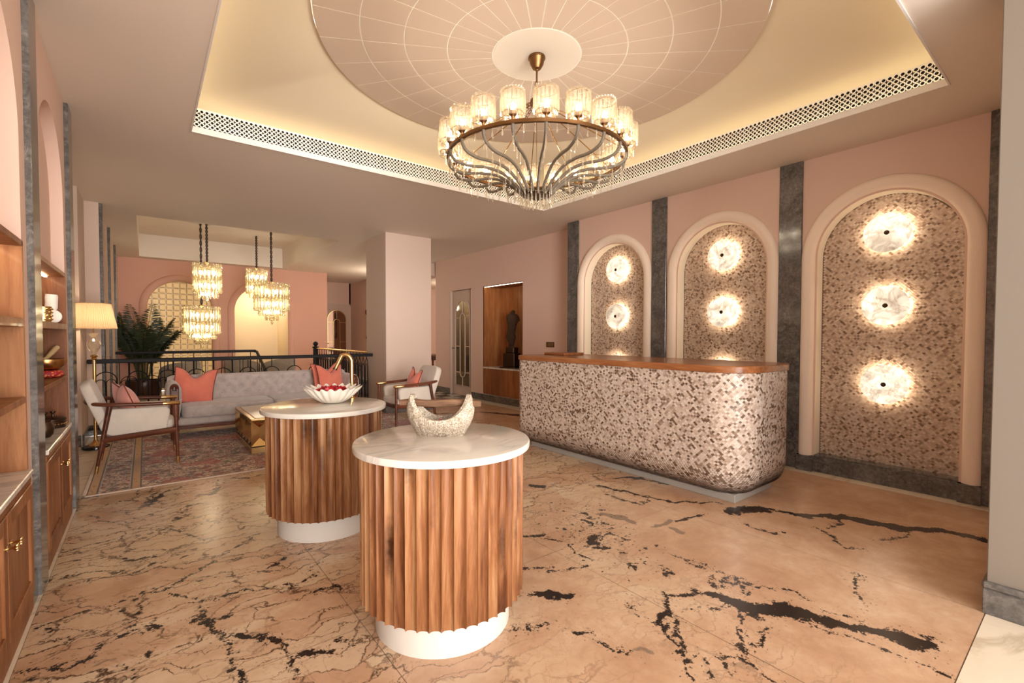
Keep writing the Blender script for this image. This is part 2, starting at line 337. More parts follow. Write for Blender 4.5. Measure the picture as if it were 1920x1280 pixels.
# ------------------------------------------------------------------ floor
VEINS=[
('k',[(2.12,1.386,0.0075),(2.294,1.308,0.0123),(2.33,1.238,0.0301),(2.349,1.056,0.0382),(2.484,0.889,0.0323),(2.584,0.679,0.0263),(2.621,0.569,0.024),(2.657,0.502,0.034),(2.693,0.428,0.0206),(2.702,0.399,0.0034)]),
('k',[(2.438,0.849,0.0065),(2.479,0.753,0.0112),(2.533,0.645,0.0072)]),
('k',[(3.453,1.76,0.0079),(3.56,1.711,0.024),(3.709,1.679,0.0466),(3.784,1.642,0.011)]),
('k',[(3.76,1.611,0.0081),(3.906,1.374,0.0261),(4.072,1.167,0.0356),(4.149,0.946,0.0361),(4.282,0.738,0.0255),(4.377,0.453,0.0279)]),
('k',[(3.162,2.845,0.0068),(3.289,2.501,0.0143),(3.36,2.158,0.0117),(3.634,1.853,0.0071)]),
('k',[(3.47,2.888,0.0092),(3.657,2.69,0.0182),(3.747,2.354,0.0102)]),
('k',[(3.055,2.555,0.0061),(3.12,2.268,0.0086),(3.265,2.294,0.006)]),
('k',[(2.142,1.433,0.0046),(2.109,1.363,0.0074),(1.897,1.246,0.0153),(1.82,1.161,0.0059),(1.722,1.085,0.0075),(1.668,0.991,0.0049),(1.647,0.973,0.0039)]),
('k',[(1.941,1.211,0.0038),(1.809,1.102,0.0051),(1.713,1.092,0.0043)]),
('k',[(2.264,1.094,0.0055),(2.256,1.045,0.0053),(2.071,1.011,0.0054),(2.023,0.934,0.0056),(1.971,0.921,0.0044),(1.877,0.959,0.0037),(1.741,1.06,0.0032)]),
('k',[(1.902,0.944,0.0038),(1.839,0.895,0.0051),(1.811,0.871,0.0098)]),
('k',[(1.778,1.021,0.0028),(1.721,0.932,0.0029)]),
('k',[(2.148,1.0,0.0043),(2.1,0.965,0.0036),(2.134,0.911,0.0059),(2.27,0.917,0.005)]),
('k',[(2.517,1.47,0.0036),(2.574,1.386,0.0035),(2.435,1.273,0.0048)]),
('k',[(2.479,1.273,0.004),(2.591,1.27,0.0042),(2.521,1.206,0.0032),(2.488,1.147,0.0031)]),
('k',[(2.542,1.26,0.0033),(2.608,1.104,0.0039),(2.664,0.893,0.0029)]),
('k',[(2.033,1.24,0.0028),(2.268,1.163,0.0035)]),
('k',[(2.642,0.827,0.0028),(2.658,0.786,0.0034),(2.69,0.666,0.0028)]),
('k',[(1.685,2.04,0.0052),(1.889,1.9,0.007),(2.04,1.811,0.0062)]),
('k',[(1.985,2.404,0.0132),(2.065,2.331,0.0132)]),
('k',[(2.066,2.279,0.0054),(2.086,2.222,0.0106)]),
('k',[(2.121,2.135,0.0041),(2.121,1.971,0.0048),(2.121,1.841,0.0073)]),
('k',[(1.509,1.825,0.0132),(1.612,1.776,0.0223),(1.723,1.702,0.018)]),
('k',[(2.365,2.125,0.0222),(2.314,2.06,0.0213)]),
('k',[(2.277,1.989,0.0123),(2.325,1.952,0.0123)]),
('k',[(3.034,1.892,0.0172),(3.141,1.871,0.0176),(3.276,1.864,0.0078)]),
('k',[(2.311,1.583,0.0053),(2.327,1.472,0.0067)]),
('k',[(2.732,3.159,0.0272),(2.789,3.115,0.0272)]),
('k',[(3.697,1.216,0.0047),(3.651,1.097,0.0077),(3.56,1.039,0.0063),(3.484,0.978,0.008),(3.562,0.917,0.004)]),
('k',[(3.955,1.207,0.0062),(3.819,1.132,0.0059),(3.741,1.125,0.0046)]),
('k',[(4.158,0.8,0.0057),(3.795,0.891,0.0032)]),
('k',[(3.395,1.611,0.0037),(3.401,1.429,0.0058),(3.451,1.362,0.0046)]),
('k',[(1.88,1.481,0.0036),(1.852,1.402,0.0034),(1.823,1.356,0.0028)]),
('k',[(1.49,1.514,0.0028),(1.537,1.377,0.0028),(1.577,1.261,0.0028)]),
('k',[(1.306,1.657,0.0028),(1.462,1.555,0.0028)]),
('k',[(2.521,1.615,0.0028),(2.586,1.377,0.0028),(2.607,1.174,0.0028)]),
('k',[(3.175,0.84,0.0028),(2.914,0.735,0.003),(2.804,0.701,0.0028)]),
('k',[(2.395,0.857,0.0028),(2.427,0.686,0.0028),(2.486,0.468,0.0028),(2.515,0.311,0.0028)]),
('k',[(1.96,0.899,0.0028),(1.965,0.816,0.0028),(1.96,0.764,0.0028)]),
('g',[(2.671,2.348,0.0183),(2.749,2.209,0.0229),(2.778,2.11,0.0173)]),
('g',[(2.835,1.968,0.0192),(2.994,1.942,0.0198)]),
('g',[(2.849,1.858,0.0162),(2.863,1.754,0.0134)]),
('g',[(1.618,1.251,0.009),(1.672,1.208,0.0079)]),
('g',[(5.168,1.85,0.0159),(5.264,1.717,0.0157)]),
('k',[(0.199,2.679,0.0059),(0.237,2.58,0.0141)]),
('k',[(0.242,2.557,0.0047),(0.263,2.467,0.0072),(0.294,2.407,0.0088),(0.36,2.382,0.0152),(0.424,2.338,0.0152)]),
('k',[(0.421,2.325,0.0089),(0.436,2.237,0.0153),(0.466,2.156,0.0066),(0.468,2.033,0.0054),(0.479,1.887,0.0063)]),
('k',[(0.276,2.579,0.0077),(0.32,2.604,0.0089)]),
('k',[(0.525,2.048,0.0159),(0.574,2.025,0.0184),(0.635,1.965,0.0143)]),
('k',[(-0.02,4.696,0.0144),(0.037,4.849,0.0218),(0.091,4.971,0.0092),(0.278,5.125,0.005)]),
('k',[(-0.05,4.64,0.006),(-0.027,4.899,0.0065),(0.065,5.042,0.0047)]),
('k',[(0.305,4.671,0.0088),(0.389,4.696,0.0159),(0.477,4.807,0.0143)]),
('k',[(0.232,4.447,0.0121),(0.328,4.442,0.0145)]),
('k',[(0.494,5.124,0.0079),(0.477,4.807,0.0096)]),
('k',[(0.668,5.065,0.0134),(0.781,4.955,0.0159)]),
('k',[(-0.432,2.983,0.0028),(-0.342,3.032,0.0033),(-0.221,3.078,0.004),(-0.056,3.07,0.0028),(0.108,3.086,0.0046),(0.183,3.172,0.0043),(0.264,3.251,0.0033),(0.42,3.385,0.0028),(0.639,3.55,0.0033)]),
('k',[(-0.441,2.686,0.0028),(-0.331,2.658,0.0028),(-0.19,2.599,0.0028),(-0.144,2.665,0.0028),(-0.051,2.677,0.0028),(0.091,2.666,0.0028),(0.214,2.676,0.0028)]),
('k',[(-0.443,3.491,0.0028),(-0.251,3.538,0.0037),(-0.059,3.388,0.0031),(0.011,3.448,0.0028),(0.218,3.41,0.0028)]),
('k',[(-0.421,3.366,0.0028),(-0.267,3.417,0.0029),(-0.112,3.458,0.0032)]),
('k',[(0.089,3.016,0.0028),(0.18,2.863,0.0032),(0.342,2.782,0.0028),(0.653,2.649,0.0029),(0.781,2.705,0.0031)]),
('k',[(0.135,3.116,0.0028),(0.326,3.02,0.003),(0.514,2.983,0.0032),(0.77,2.742,0.0028)]),
('k',[(0.201,2.813,0.0031),(0.217,2.715,0.004),(0.197,2.66,0.0029)]),
('k',[(-0.055,2.456,0.0046),(-0.045,2.391,0.0037),(-0.041,2.3,0.0028)]),
('k',[(-0.086,2.722,0.0028),(-0.06,2.812,0.0028),(-0.032,2.995,0.0028)]),
('k',[(-0.138,3.013,0.0051),(-0.125,2.951,0.0039)]),
('k',[(0.006,2.454,0.0071),(0.013,2.487,0.004)]),
('k',[(-0.385,2.929,0.0096),(-0.367,2.941,0.0071)]),
('k',[(-0.304,2.79,0.0042),(-0.26,2.78,0.0042)]),
('g',[(-0.155,2.52,0.0076),(-0.112,2.516,0.0101),(-0.088,2.519,0.0039)]),
('g',[(-0.357,2.882,0.0052),(-0.305,2.858,0.0035)]),
('k',[(-0.418,4.003,0.0028),(-0.243,3.989,0.0038),(-0.067,4.06,0.0041),(0.143,3.936,0.0033)]),
('k',[(-0.379,3.782,0.0028),(-0.191,3.697,0.0041),(-0.025,3.531,0.0067),(0.087,3.512,0.0028)]),
('k',[(-0.354,4.628,0.0028),(-0.226,4.46,0.0036),(-0.092,4.288,0.0035)]),
('k',[(-0.103,4.296,0.0035),(-0.026,4.047,0.0041),(0.101,3.969,0.0041),(0.22,3.758,0.0032),(0.319,3.643,0.0031)]),
('k',[(0.176,4.17,0.0054),(0.196,4.346,0.0048),(0.24,4.467,0.0061)]),
('k',[(0.254,4.109,0.0036),(0.53,4.241,0.0041),(0.792,4.383,0.0045)]),
('k',[(-0.42,4.544,0.0035),(-0.317,4.553,0.0036)]),
('k',[(-0.225,4.938,0.0042),(-0.15,4.88,0.0053),(-0.08,5.122,0.0046)]),
('k',[(-0.303,4.862,0.006),(-0.232,4.834,0.0051)]),
('k',[(-0.441,5.173,0.0129),(-0.344,5.157,0.0066)]),
('k',[(0.704,2.512,0.0055),(0.779,2.526,0.0057),(0.791,2.468,0.0033)]),
('k',[(0.53,3.014,0.0091),(0.576,3.038,0.0093),(0.663,3.095,0.0056)]),
('k',[(0.691,3.073,0.0035),(0.855,3.081,0.003)]),
('k',[(0.781,2.819,0.0065),(0.84,2.832,0.0053)]),
('k',[(0.677,2.04,0.0068),(0.735,1.962,0.0083)]),
('k',[(-0.305,2.573,0.0028),(-0.25,2.53,0.0028)]),
('k',[(0.29,2.376,0.0028),(0.299,2.224,0.0028),(0.311,2.026,0.0028)]),
('k',[(4.677,6.784,0.028),(4.941,6.163,0.0352)]),
('k',[(3.786,7.184,0.0179),(4.105,7.009,0.0271)])]

def floor_stone():
    t = NT('breccia_marble'); p = t.co('World'); sd = t.n('Attribute', attribute_name='vein').outputs['Fac']; gd = t.n('Attribute', attribute_name='blotch').outputs['Fac']; zl = t.n('Attribute', attribute_name='busy').outputs['Fac']
    wob = t.noise(p, 2.1, 6, .6, out=1); q = t.n('VectorMath', {0: p, 1: t.n('VectorMath', {0: wob, 1: (.5, .5, .5)}, operation='SUBTRACT').outputs[0]}, operation='MULTIPLY_ADD'); 
    q = t.n('VectorMath', {0: wob, 1: (.55, .55, .55), 2: p}, operation='MULTIPLY_ADD').outputs[0]
    ani = t.n('Mapping', {0: q}); ani.inputs['Rotation'].default_value = (0, 0, -.62); ani.inputs['Scale'].default_value = (.62, 1.9, 1)
    v1 = t.n('TexVoronoi', {'Vector': ani.outputs[0], 'Scale': 1.9}, feature='DISTANCE_TO_EDGE').outputs['Distance']
    vc = t.n('TexVoronoi', {'Vector': ani.outputs[0], 'Scale': 1.9}).outputs['Color']
    ani2 = t.n('Mapping', {0: q}); ani2.inputs['Rotation'].default_value = (0, 0, -.5); ani2.inputs['Scale'].default_value = (.6, 1.7, 1)
    v2 = t.n('TexVoronoi', {'Vector': ani2.outputs[0], 'Scale': 4.6}, feature='DISTANCE_TO_EDGE').outputs['Distance']
    n1 = t.noise(p, 1.1, 5, .6, .4); n2 = t.noise(p, 5.5, 7, .65, .5); n3 = t.noise(p, 26, 6, .65); n4 = t.noise(p, 85, 4, .6)
    cellr = t.n('SeparateColor', {0: vc}).outputs[0]
    col = t.ramp(t.math('ADD', t.math('MULTIPLY', n1, .6), t.math('MULTIPLY', n2, .4)), [(.34, (.43, .245, .145)), (.46, (.53, .33, .205)), (.56, (.61, .41, .27)), (.68, (.67, .50, .355))])
    col = t.mix(t.math('MULTIPLY', zl, t.ramp(cellr, [(.25, 0), (.75, .75)])), col, (.68, .53, .36))
    col = t.mix(t.math('MULTIPLY', t.ramp(n3, [(.45, 0), (.75, 1)]), .28), col, (.40, .23, .13))
    # pale matrix between the fragments, peppered with dark grains
    mtx = t.math('MULTIPLY', t.ramp(t.noise(p, .95, 4, .6, 1.0), [(.50, 0), (.60, 1)]), t.math('MULTIPLY', zl, .8))
    col = t.mix(mtx, col, (.72, .58, .41))
    pep = t.math('MULTIPLY', t.ramp(t.noise(p, 24, 5, .7), [(.60, 0), (.66, 1)]), mtx)
    col = t.mix(t.math('MULTIPLY', pep, .85), col, (.10, .05, .03))
    # brown fine network, strong in the busy half of the slabs
    w1 = t.math('ADD', v1, t.math('MULTIPLY', t.math('SUBTRACT', n3, .5), .035)); k1 = t.ramp(w1, [(.006, 1), (.022, 0)])
    w2 = t.math('ADD', v2, t.math('MULTIPLY', t.math('SUBTRACT', n3, .5), .06)); k2 = t.ramp(w2, [(.004, 1), (.035, 0)])
    patch = t.ramp(t.noise(p, 1.7, 4, .6), [(.36, 0), (.50, 1)])
    gate = t.ramp(n2, [(.42, .15), (.55, 1)])
    net = t.math('MAXIMUM', t.math('MULTIPLY', k1, t.math('MULTIPLY', t.math('ADD', t.math('MULTIPLY', zl, .95), .05), gate)), t.math('MULTIPLY', t.math('MULTIPLY', k2, patch), t.math('MULTIPLY', zl, .92)))
    col = t.mix(net, col, (.085, .042, .022))
    hair = t.math('ABSOLUTE', t.math('SUBTRACT', t.noise(p, 2.6, 6, .62, 1.0), .5)); col = t.mix(t.math('MULTIPLY', t.ramp(hair, [(0, .5), (.008, 0)]), t.math('ADD', t.math('MULTIPLY', zl, .75), .18)), col, (.22, .10, .05))
    # grey blotches and black seams
    g = t.math('ADD', gd, t.math('MULTIPLY', t.math('SUBTRACT', n3, .5), .03)); col = t.mix(t.ramp(t.math('ADD', g, .5), [(.497, .75), (.506, 0)]), col, (.17, .125, .095))
    e = t.math('ADD', t.math('ADD', sd, t.math('MULTIPLY', t.math('SUBTRACT', n3, .52), .095)), t.math('MULTIPLY', t.math('SUBTRACT', n4, .5), .055))
    e = t.math('ADD', e, t.math('MULTIPLY', t.math('SUBTRACT', n2, .5), .02))
    core = t.ramp(t.math('ADD', e, .5), [(.498, 1), (.5035, 0)])
    spk = t.math('MULTIPLY', t.ramp(t.math('ADD', sd, .5), [(.53, 1), (.57, 0)]), t.ramp(t.noise(p, 42, 5, .7), [(.60, 0), (.64, 1)])); core = t.math('MAXIMUM', core, t.math('MULTIPLY', spk, .9))
    sp = t.n('Attribute', attribute_name='spray').outputs['Fac']; bb = t.math('ADD', t.noise(p, 11, 5, .62), t.math('MULTIPLY', t.math('SUBTRACT', sp, 1.0), .16)); b2 = t.math('ADD', t.noise(p, 38, 4, .6), t.math('MULTIPLY', t.math('SUBTRACT', sp, 1.0), .18))
    core = t.math('MAXIMUM', core, t.math('MAXIMUM', t.ramp(bb, [(.572, 0), (.588, 1)]), t.ramp(b2, [(.575, 0), (.60, .9)])))
    blk = t.mix(t.ramp(n3, [(.62, 0), (.72, 1)]), (.016, .011, .010), (.09, .055, .045))
    col = t.mix(core, col, blk)
    return t.bsdf(color=col, rough=t.math('ADD', .16, t.math('MULTIPLY', n3, .10)), spec=.45)
M['floor'] = floor_stone()
def vnoise(X, Y, f, seed):
    g = np.random.default_rng(seed).random((256, 256)); x, y = X * f + 40, Y * f + 40; i, j = np.floor(x).astype(int), np.floor(y).astype(int); u, v = x - i, y - j; u, v = u * u * (3 - 2 * u), v * v * (3 - 2 * v); i %= 255; j %= 255
    return (g[i, j] * (1 - u) + g[i + 1, j] * u) * (1 - v) + (g[i, j + 1] * (1 - u) + g[i + 1, j + 1] * u) * v - .5
def seg_field(X, Y, kind):
    X, Y = (X + .10 * vnoise(X, Y, 5, 1) + .05 * vnoise(X, Y, 14, 2) + .028 * vnoise(X, Y, 34, 3), Y + .10 * vnoise(X, Y, 5, 4) + .05 * vnoise(X, Y, 14, 5) + .028 * vnoise(X, Y, 34, 6))
    d = np.full(X.shape, .2)
    for k, pts in VEINS:
        if k != kind: continue
        pts = [(x, y, w * (1.75 if w > .02 else 1.4 if w > .011 else 1)) for x, y, w in pts]
        for (x0, y0, w0), (x1, y1, w1) in zip(pts, pts[1:]):
            m = .25; sel = (X > min(x0, x1) - m) & (X < max(x0, x1) + m) & (Y > min(y0, y1) - m) & (Y < max(y0, y1) + m)
            if not sel.any(): continue
            xs, ys = X[sel], Y[sel]; L = max((x1 - x0)**2 + (y1 - y0)**2, 1e-9)
            tt = np.clip(((xs - x0) * (x1 - x0) + (ys - y0) * (y1 - y0)) / L, 0, 1)
            d[sel] = np.minimum(d[sel], np.hypot(xs - x0 - tt * (x1 - x0), ys - y0 - tt * (y1 - y0)) - (w0 + (w1 - w0) * tt))
    return d
def floor_slab(x0, x1, y0, y1, step, par, z=0.0):
    nx, ny = max(2, int((x1 - x0) / step) + 1), max(2, int((y1 - y0) / step) + 1); j = .0012
    X, Y = np.meshgrid(np.linspace(x0 + j, x1 - j, nx), np.linspace(y0 + j, y1 - j, ny), indexing='ij')
    v = np.stack([X.ravel(), Y.ravel(), np.full(X.size, z)], 1)
    i = (np.arange(nx - 1)[:, None] * ny + np.arange(ny - 1)[None]).ravel()
    f = np.stack([i, i + ny, i + ny + 1, i + 1], 1)
    me = bpy.data.meshes.new('slab'); me.vertices.add(len(v)); me.vertices.foreach_set('co', v.ravel())
    me.loops.add(f.size); me.loops.foreach_set('vertex_index', f.ravel()); me.polygons.add(len(f)); me.polygons.foreach_set('loop_start', np.arange(len(f)) * 4); me.update()
    xr, yr = X.ravel(), Y.ravel()
    busy = np.clip((1.45 - xr - .12 * (yr - 3)) / .9, 0, 1)
    busy = np.maximum(busy, .40 * np.clip(1 - np.abs(xr - 2.1 - .3 * (yr - 1.5)) / .55, 0, 1)); busy = np.maximum(busy, np.clip((yr - 2.2) / .8, 0, .8) * (xr < 4.2))
    for nm, a in (('vein', seg_field(xr, yr, 'k')), ('blotch', seg_field(xr, yr, 'g')), ('busy', busy), ('spray', np.clip(1.15 - np.hypot(xr - 2.45 - .35 * (yr - 2.2), .55 * (yr - 2.2)) / .62, 0, 1))):
        at = me.attributes.new(nm, 'FLOAT', 'POINT'); at.data.foreach_set('value', a.astype(np.float32))
    me.materials.append(M['floor']); me.update(); return inst('slab', me, par)
sub = MB()
for (a, b, c, d) in ((-3, 9, -.9, SY0), (-3, SX0, SY0, SY1), (SX1, 9, SY0, SY1), (-3, 9, SY1, 19)):
    sub.box(((a + b) / 2, (c + d) / 2, -.09), (b - a, d - c, .17))
FLOOR = struct(sub.build('floor', M['cream'], smooth=0), 'veined beige breccia floor of large slabs with cream marble borders')
MB().box((2.43, 4.3, -.0035), (5.74, 8.0, .002)).build('bed', plain('joint_grout', (.20, .12, .07), .8), FLOOR, 0)
xs = [-.436, .78, 2.00, 3.22, 4.44, 5.10]; ys = [.335, 2.10, 3.86, 5.62]
for i in range(5):
    for k in range(3): floor_slab(xs[i], xs[i + 1], ys[k], ys[k + 1], .0105, FLOOR)
for (x0, x1, y0, y1) in ((-.436, 1.4, 5.62, 8.3), (1.4, 3.25, 5.62, 8.3), (3.25, 5.30, 5.62, 7.0), (3.25, 5.30, 7.0, 8.3)): floor_slab(x0, x1, y0, y1, .02, FLOOR)
def creamslab(x0, x1, y0, y1): return MB().box(((x0 + x1) / 2, (y0 + y1) / 2, -.004), (x1 - x0 - .002, y1 - y0 - .002, .008)).build('border_slab', M['cream'], FLOOR, 0)
for k in range(4):
    creamslab(-.436 - .36, -.436, .335 + k * 1.24, .335 + (k + 1) * 1.24)
    creamslab(5.10, 5.256, .335 + k * 1.24, .335 + (k + 1) * 1.24)
for k in range(5): creamslab(-.5 + k * 1.2, -.5 + (k + 1) * 1.2, -.87, .333)
for k in range(5): creamslab(-1.3, -.436, 5.30 + k * .6, 5.30 + (k + 1) * .6)
for k in range(2): creamslab(5.302, 5.546, 5.30 + k * 1.5, 5.30 + (k + 1) * 1.5)
# black and white cut-marble floor of the hall behind the pillar
chk = []
me_t = {}
for nm, mt in (('white', M['mw']), ('black', M['blackgloss'])):
    me_t[nm] = MB().box((0, 0, -.003), (.298, .298, .007)).mesh('tile', mt, 0)
for i in range(11):
    for k in range(15):
        a = inst('tile', me_t['black' if (i + k) % 2 else 'white'], FLOOR, (4.62 + i * .3, 8.82 + k * .3, .0))
MB().box((5.4, 8.55, -.002), (2.3, .20, .006)).build('border_slab', M['grey'], FLOOR, 0)
MB().box((4.8, 8.37, -.003), (2.0, .13, .008)).build('border_slab', M['cream'], FLOOR, 0)
# ------------------------------------------------------------------ ceiling
def cuts(lo, hi, *c): return sorted({lo, hi, *[q for q in c if lo < q < hi]})
cm = MB(); X = cuts(-3, 9, HX0, HX1, VX0, VX1); Y = cuts(-.9, 19, HY0, HY1, VY0, VY1)
for a, b in zip(X, X[1:]):
    for c, d in zip(Y, Y[1:]):
        mx, my = (a + b) / 2, (c + d) / 2
        if (HX0 < mx < HX1 and HY0 < my < HY1) or (VX0 < mx < VX1 and VY0 < my < VY1): continue
        cm.face([(a, c, ZC), (a, d, ZC), (b, d, ZC), (b, c, ZC)])
CEIL = struct(cm.build('ceiling', M['ceil'], smooth=0), 'flat beige ceiling with a lit coffer over the desk')
# plain coffer over the stair well
b = MB(); ZV = 3.62
for p, q in (((VX0, VY0), (VX1, VY0)), ((VX1, VY0), (VX1, VY1)), ((VX1, VY1), (VX0, VY1)), ((VX0, VY1), (VX0, VY0))):
    b.face([(*p, ZC), (*q, ZC), (*q, ZV), (*p, ZV)])
b.face([(VX0, VY0, ZV), (VX1, VY0, ZV), (VX1, VY1, ZV), (VX0, VY1, ZV)])
b.build('coffer', M['ceil'], CEIL, 0)
# lip, ledge and curved cove of the lit coffer
lip = MB(); t = .012
for (x0, x1, y0, y1) in ((HX0 - t, HX1 + t, HY0 - t, HY0), (HX0 - t, HX1 + t, HY1, HY1 + t), (HX0 - t, HX0, HY0, HY1), (HX1, HX1 + t, HY0, HY1)):
    lip.box(((x0 + x1) / 2, (y0 + y1) / 2, ZC + .020), (x1 - x0, y1 - y0, .052))
lip.build('coffer_lip', M['white'], CEIL, 0)
SB = .13; PX0, PX1, PY0, PY1 = HX0 - SB, HX1 + SB, HY0 - SB, HY1 + SB; ZG0, ZG1 = 3.155, 3.375
led = MB(); q = .045
for (x0, x1, y0, y1) in ((PX0, PX1, PY0, HY0 - .013), (PX0, PX1, HY1 + .013, PY1), (PX0, HX0 - .013, HY0, HY1), (HX1 + .013, PX1, HY0, HY1)): lip = MB().box(((x0 + x1) / 2, (y0 + y1) / 2, ZG0 - .01), (x1 - x0, y1 - y0, .012)).build('coffer_ledge', M['white'], CEIL, 0)
for (x0, x1, y0, y1) in ((HX0, HX1, HY0 - q - .03, HY0 - q), (HX0, HX1, HY1 + q, HY1 + q + .03), (HX0 - q - .03, HX0 - q, HY0, HY1), (HX1 + q, HX1 + q + .03, HY0, HY1)):
    led.box(((x0 + x1) / 2, (y0 + y1) / 2, ZG0 + .003), (x1 - x0, y1 - y0, .008))
led.build('led_strip', M['coveled'], CEIL, 0)
# pierced panels: round holes alternating with four-pointed stars, real openings in front of a dark duct
def pierced(length, rows, mp, name):
    p = .0392; cols = int(length / p); p = length / cols; h = p; m = MB()
    def cell(cx, cz, hole):
        out = [(cx + p / 2, cz), (cx + p / 4, cz + h / 4), (cx, cz + h / 2), (cx - p / 4, cz + h / 4), (cx - p / 2, cz), (cx - p / 4, cz - h / 4), (cx, cz - h / 2), (cx + p / 4, cz - h / 4)]
        r = (lambda k: .0124) if hole == 'o' else (lambda k: .0184 if k % 2 == 0 else .0066)
        inn = [(cx + r(k) * math.cos(k * PI / 4), cz + r(k) * math.sin(k * PI / 4)) for k in range(8)]
        m.add([mp(*a) for a in out + inn], [(k, (k + 1) % 8, 8 + (k + 1) % 8, 8 + k) for k in range(8)])
    z0 = ZG0 + .018
    for c in range(cols):
        for r in range(rows): cell((c + .5) * p, z0 + (r + .5) * h, 'o')
    for c in range(cols - 1):
        for r in range(rows - 1): cell((c + 1) * p, z0 + (r + 1) * h, 's')
    for c in range(cols):
        a, b2, mid = c * p, (c + 1) * p, (c + .5) * p; zt = z0 + rows * h
        if c < cols - 1:
            m.face([mp(mid, z0), mp(mid + p, z0), mp(b2, z0 + h / 2)]); m.face([mp(mid, zt), mp(b2, zt - h / 2), mp(mid + p, zt)])
    for r in range(rows - 1):
        z = z0 + (r + .5) * h
        m.face([mp(0, z), mp(0, z + h), mp(p / 2, z + h / 2)]) if False else m.face([mp(0, z), mp(p / 2, z + h / 2), mp(0, z + h)]); m.face([mp(length, z), mp(length, z + h), mp(length - p / 2, z + h / 2)])
    zt = z0 + rows * h
    m.face([mp(0, ZG0 - .01), mp(length, ZG0 - .01), mp(length, z0), mp(0, z0)]); m.face([mp(0, zt), mp(length, zt), mp(length, ZG1), mp(0, ZG1)])
    for s0, s1 in ((0, p / 2), (length - p / 2, length)):
        for zz in (z0, zt): 
            e = s0 if s0 == 0 else s1; i2 = s1 if s0 == 0 else s0; m.face([mp(e, zz), mp(i2, zz), mp(e, zz + (h / 2 if zz == z0 else -h / 2))])
    o = m.build(name, M['white'], CEIL, 0, fix=False); o['kind'] = 'stuff'; return o
pierced(PX1 - PX0, 5, lambda u, z: (PX0 + u, PY1, z), 'pierced_panel'); pierced(PX1 - PX0, 5, lambda u, z: (PX0 + u, PY0, z), 'pierced_panel')
pierced(PY1 - PY0, 5, lambda u, z: (PX1, PY0 + u, z), 'pierced_panel'); pierced(PY1 - PY0, 5, lambda u, z: (PX0, PY0 + u, z), 'pierced_panel')
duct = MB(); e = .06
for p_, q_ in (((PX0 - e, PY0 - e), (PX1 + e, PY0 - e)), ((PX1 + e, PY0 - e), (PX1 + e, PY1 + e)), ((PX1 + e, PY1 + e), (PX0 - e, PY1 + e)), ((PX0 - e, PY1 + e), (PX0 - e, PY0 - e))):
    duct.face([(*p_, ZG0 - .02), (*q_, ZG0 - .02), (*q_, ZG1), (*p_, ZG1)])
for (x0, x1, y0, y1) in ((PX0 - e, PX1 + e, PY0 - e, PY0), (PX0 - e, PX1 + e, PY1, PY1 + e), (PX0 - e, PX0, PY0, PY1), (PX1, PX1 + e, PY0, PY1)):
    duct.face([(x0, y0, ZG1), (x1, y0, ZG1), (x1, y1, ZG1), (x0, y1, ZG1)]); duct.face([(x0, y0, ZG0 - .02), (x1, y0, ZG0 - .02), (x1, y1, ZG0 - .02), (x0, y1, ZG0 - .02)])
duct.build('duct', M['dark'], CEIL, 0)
DC, DZ, DR = (2.43, 2.785), 3.52, 1.61
# cove: from the rectangle over the panels to the edge of the round medallion
P = []; NA = 160; angs = []
for a, b in (((PX1, PY0), (PX1, PY1)), ((PX1, PY1), (PX0, PY1)), ((PX0, PY1), (PX0, PY0)), ((PX0, PY0), (PX1, PY0))):
    for k in range(48): angs.append((a[0] + (b[0] - a[0]) * k / 48, a[1] + (b[1] - a[1]) * k / 48))
for ex, ey in angs:
    th = math.atan2(ey - DC[1], ex - DC[0]); cx, cy2 = DC[0] + (DR + .010) * math.cos(th), DC[1] + (DR + .010) * math.sin(th); row = []
    for k in range(13):
        s = k / 12; h = s ** 1.6
        row.append((ex + (cx - ex) * s, ey + (cy2 - ey) * s, ZG1 + (3.548 - ZG1) * (.35 * s + .65 * s ** 3)))
    P.append(row)
MB().grid(P, cu=True).build('cove', M['cove'], CEIL, .9)
med = MB().lathe([(DR, .0), (DR, .02), (DR + .03, .10), (0, .10)], 120, (DC[0], DC[1], DZ + .0008), cap0=False)
RIM_ = med.build('medallion_rim', M['panel'], CEIL, .5); n = 120; med = MB(); med.add([(DC[0] + DR * math.cos(2 * PI * k / n), DC[1] + DR * math.sin(2 * PI * k / n), DZ + .0008) for k in range(n)], [tuple(range(n))])
MED = med.build('medallion', plain('white_bead_paint', (.86, .80, .72), .6), CEIL, .5)
rad = [.345, .69, 1.005, 1.31, 1.615]; g = .0034
for a, b in zip(rad, rad[1:]):
    m = MB(); r0, r1 = a + .0042, (b - .0042 if b < 1.6 else DR); N = 5; da = PI / 15
    for k in range(N):
        pts = []
        for j, r in ((k, r0), (k + 1, r0), (k + 1, r1), (k, r1)):
            th = (da) * j / N; off = g * (1 - 2 * j / N); pts.append((r * math.cos(th) - off * math.sin(th), r * math.sin(th) + off * math.cos(th)))
        m.prism(pts, DZ - .0015, DZ + .004)
    me = m.mesh('panel', M['panel'], 0)
    for k in range(30): inst('panel', me, MED, (DC[0], DC[1], 0), math.radians(6.5) + k * da)
MB().lathe([(0, 0), (.338, 0), (.339, .006)], 64, (DC[0], DC[1], DZ - .002), cap0=False, cap1=False).build('rose', M['ceil'], MED, .5)
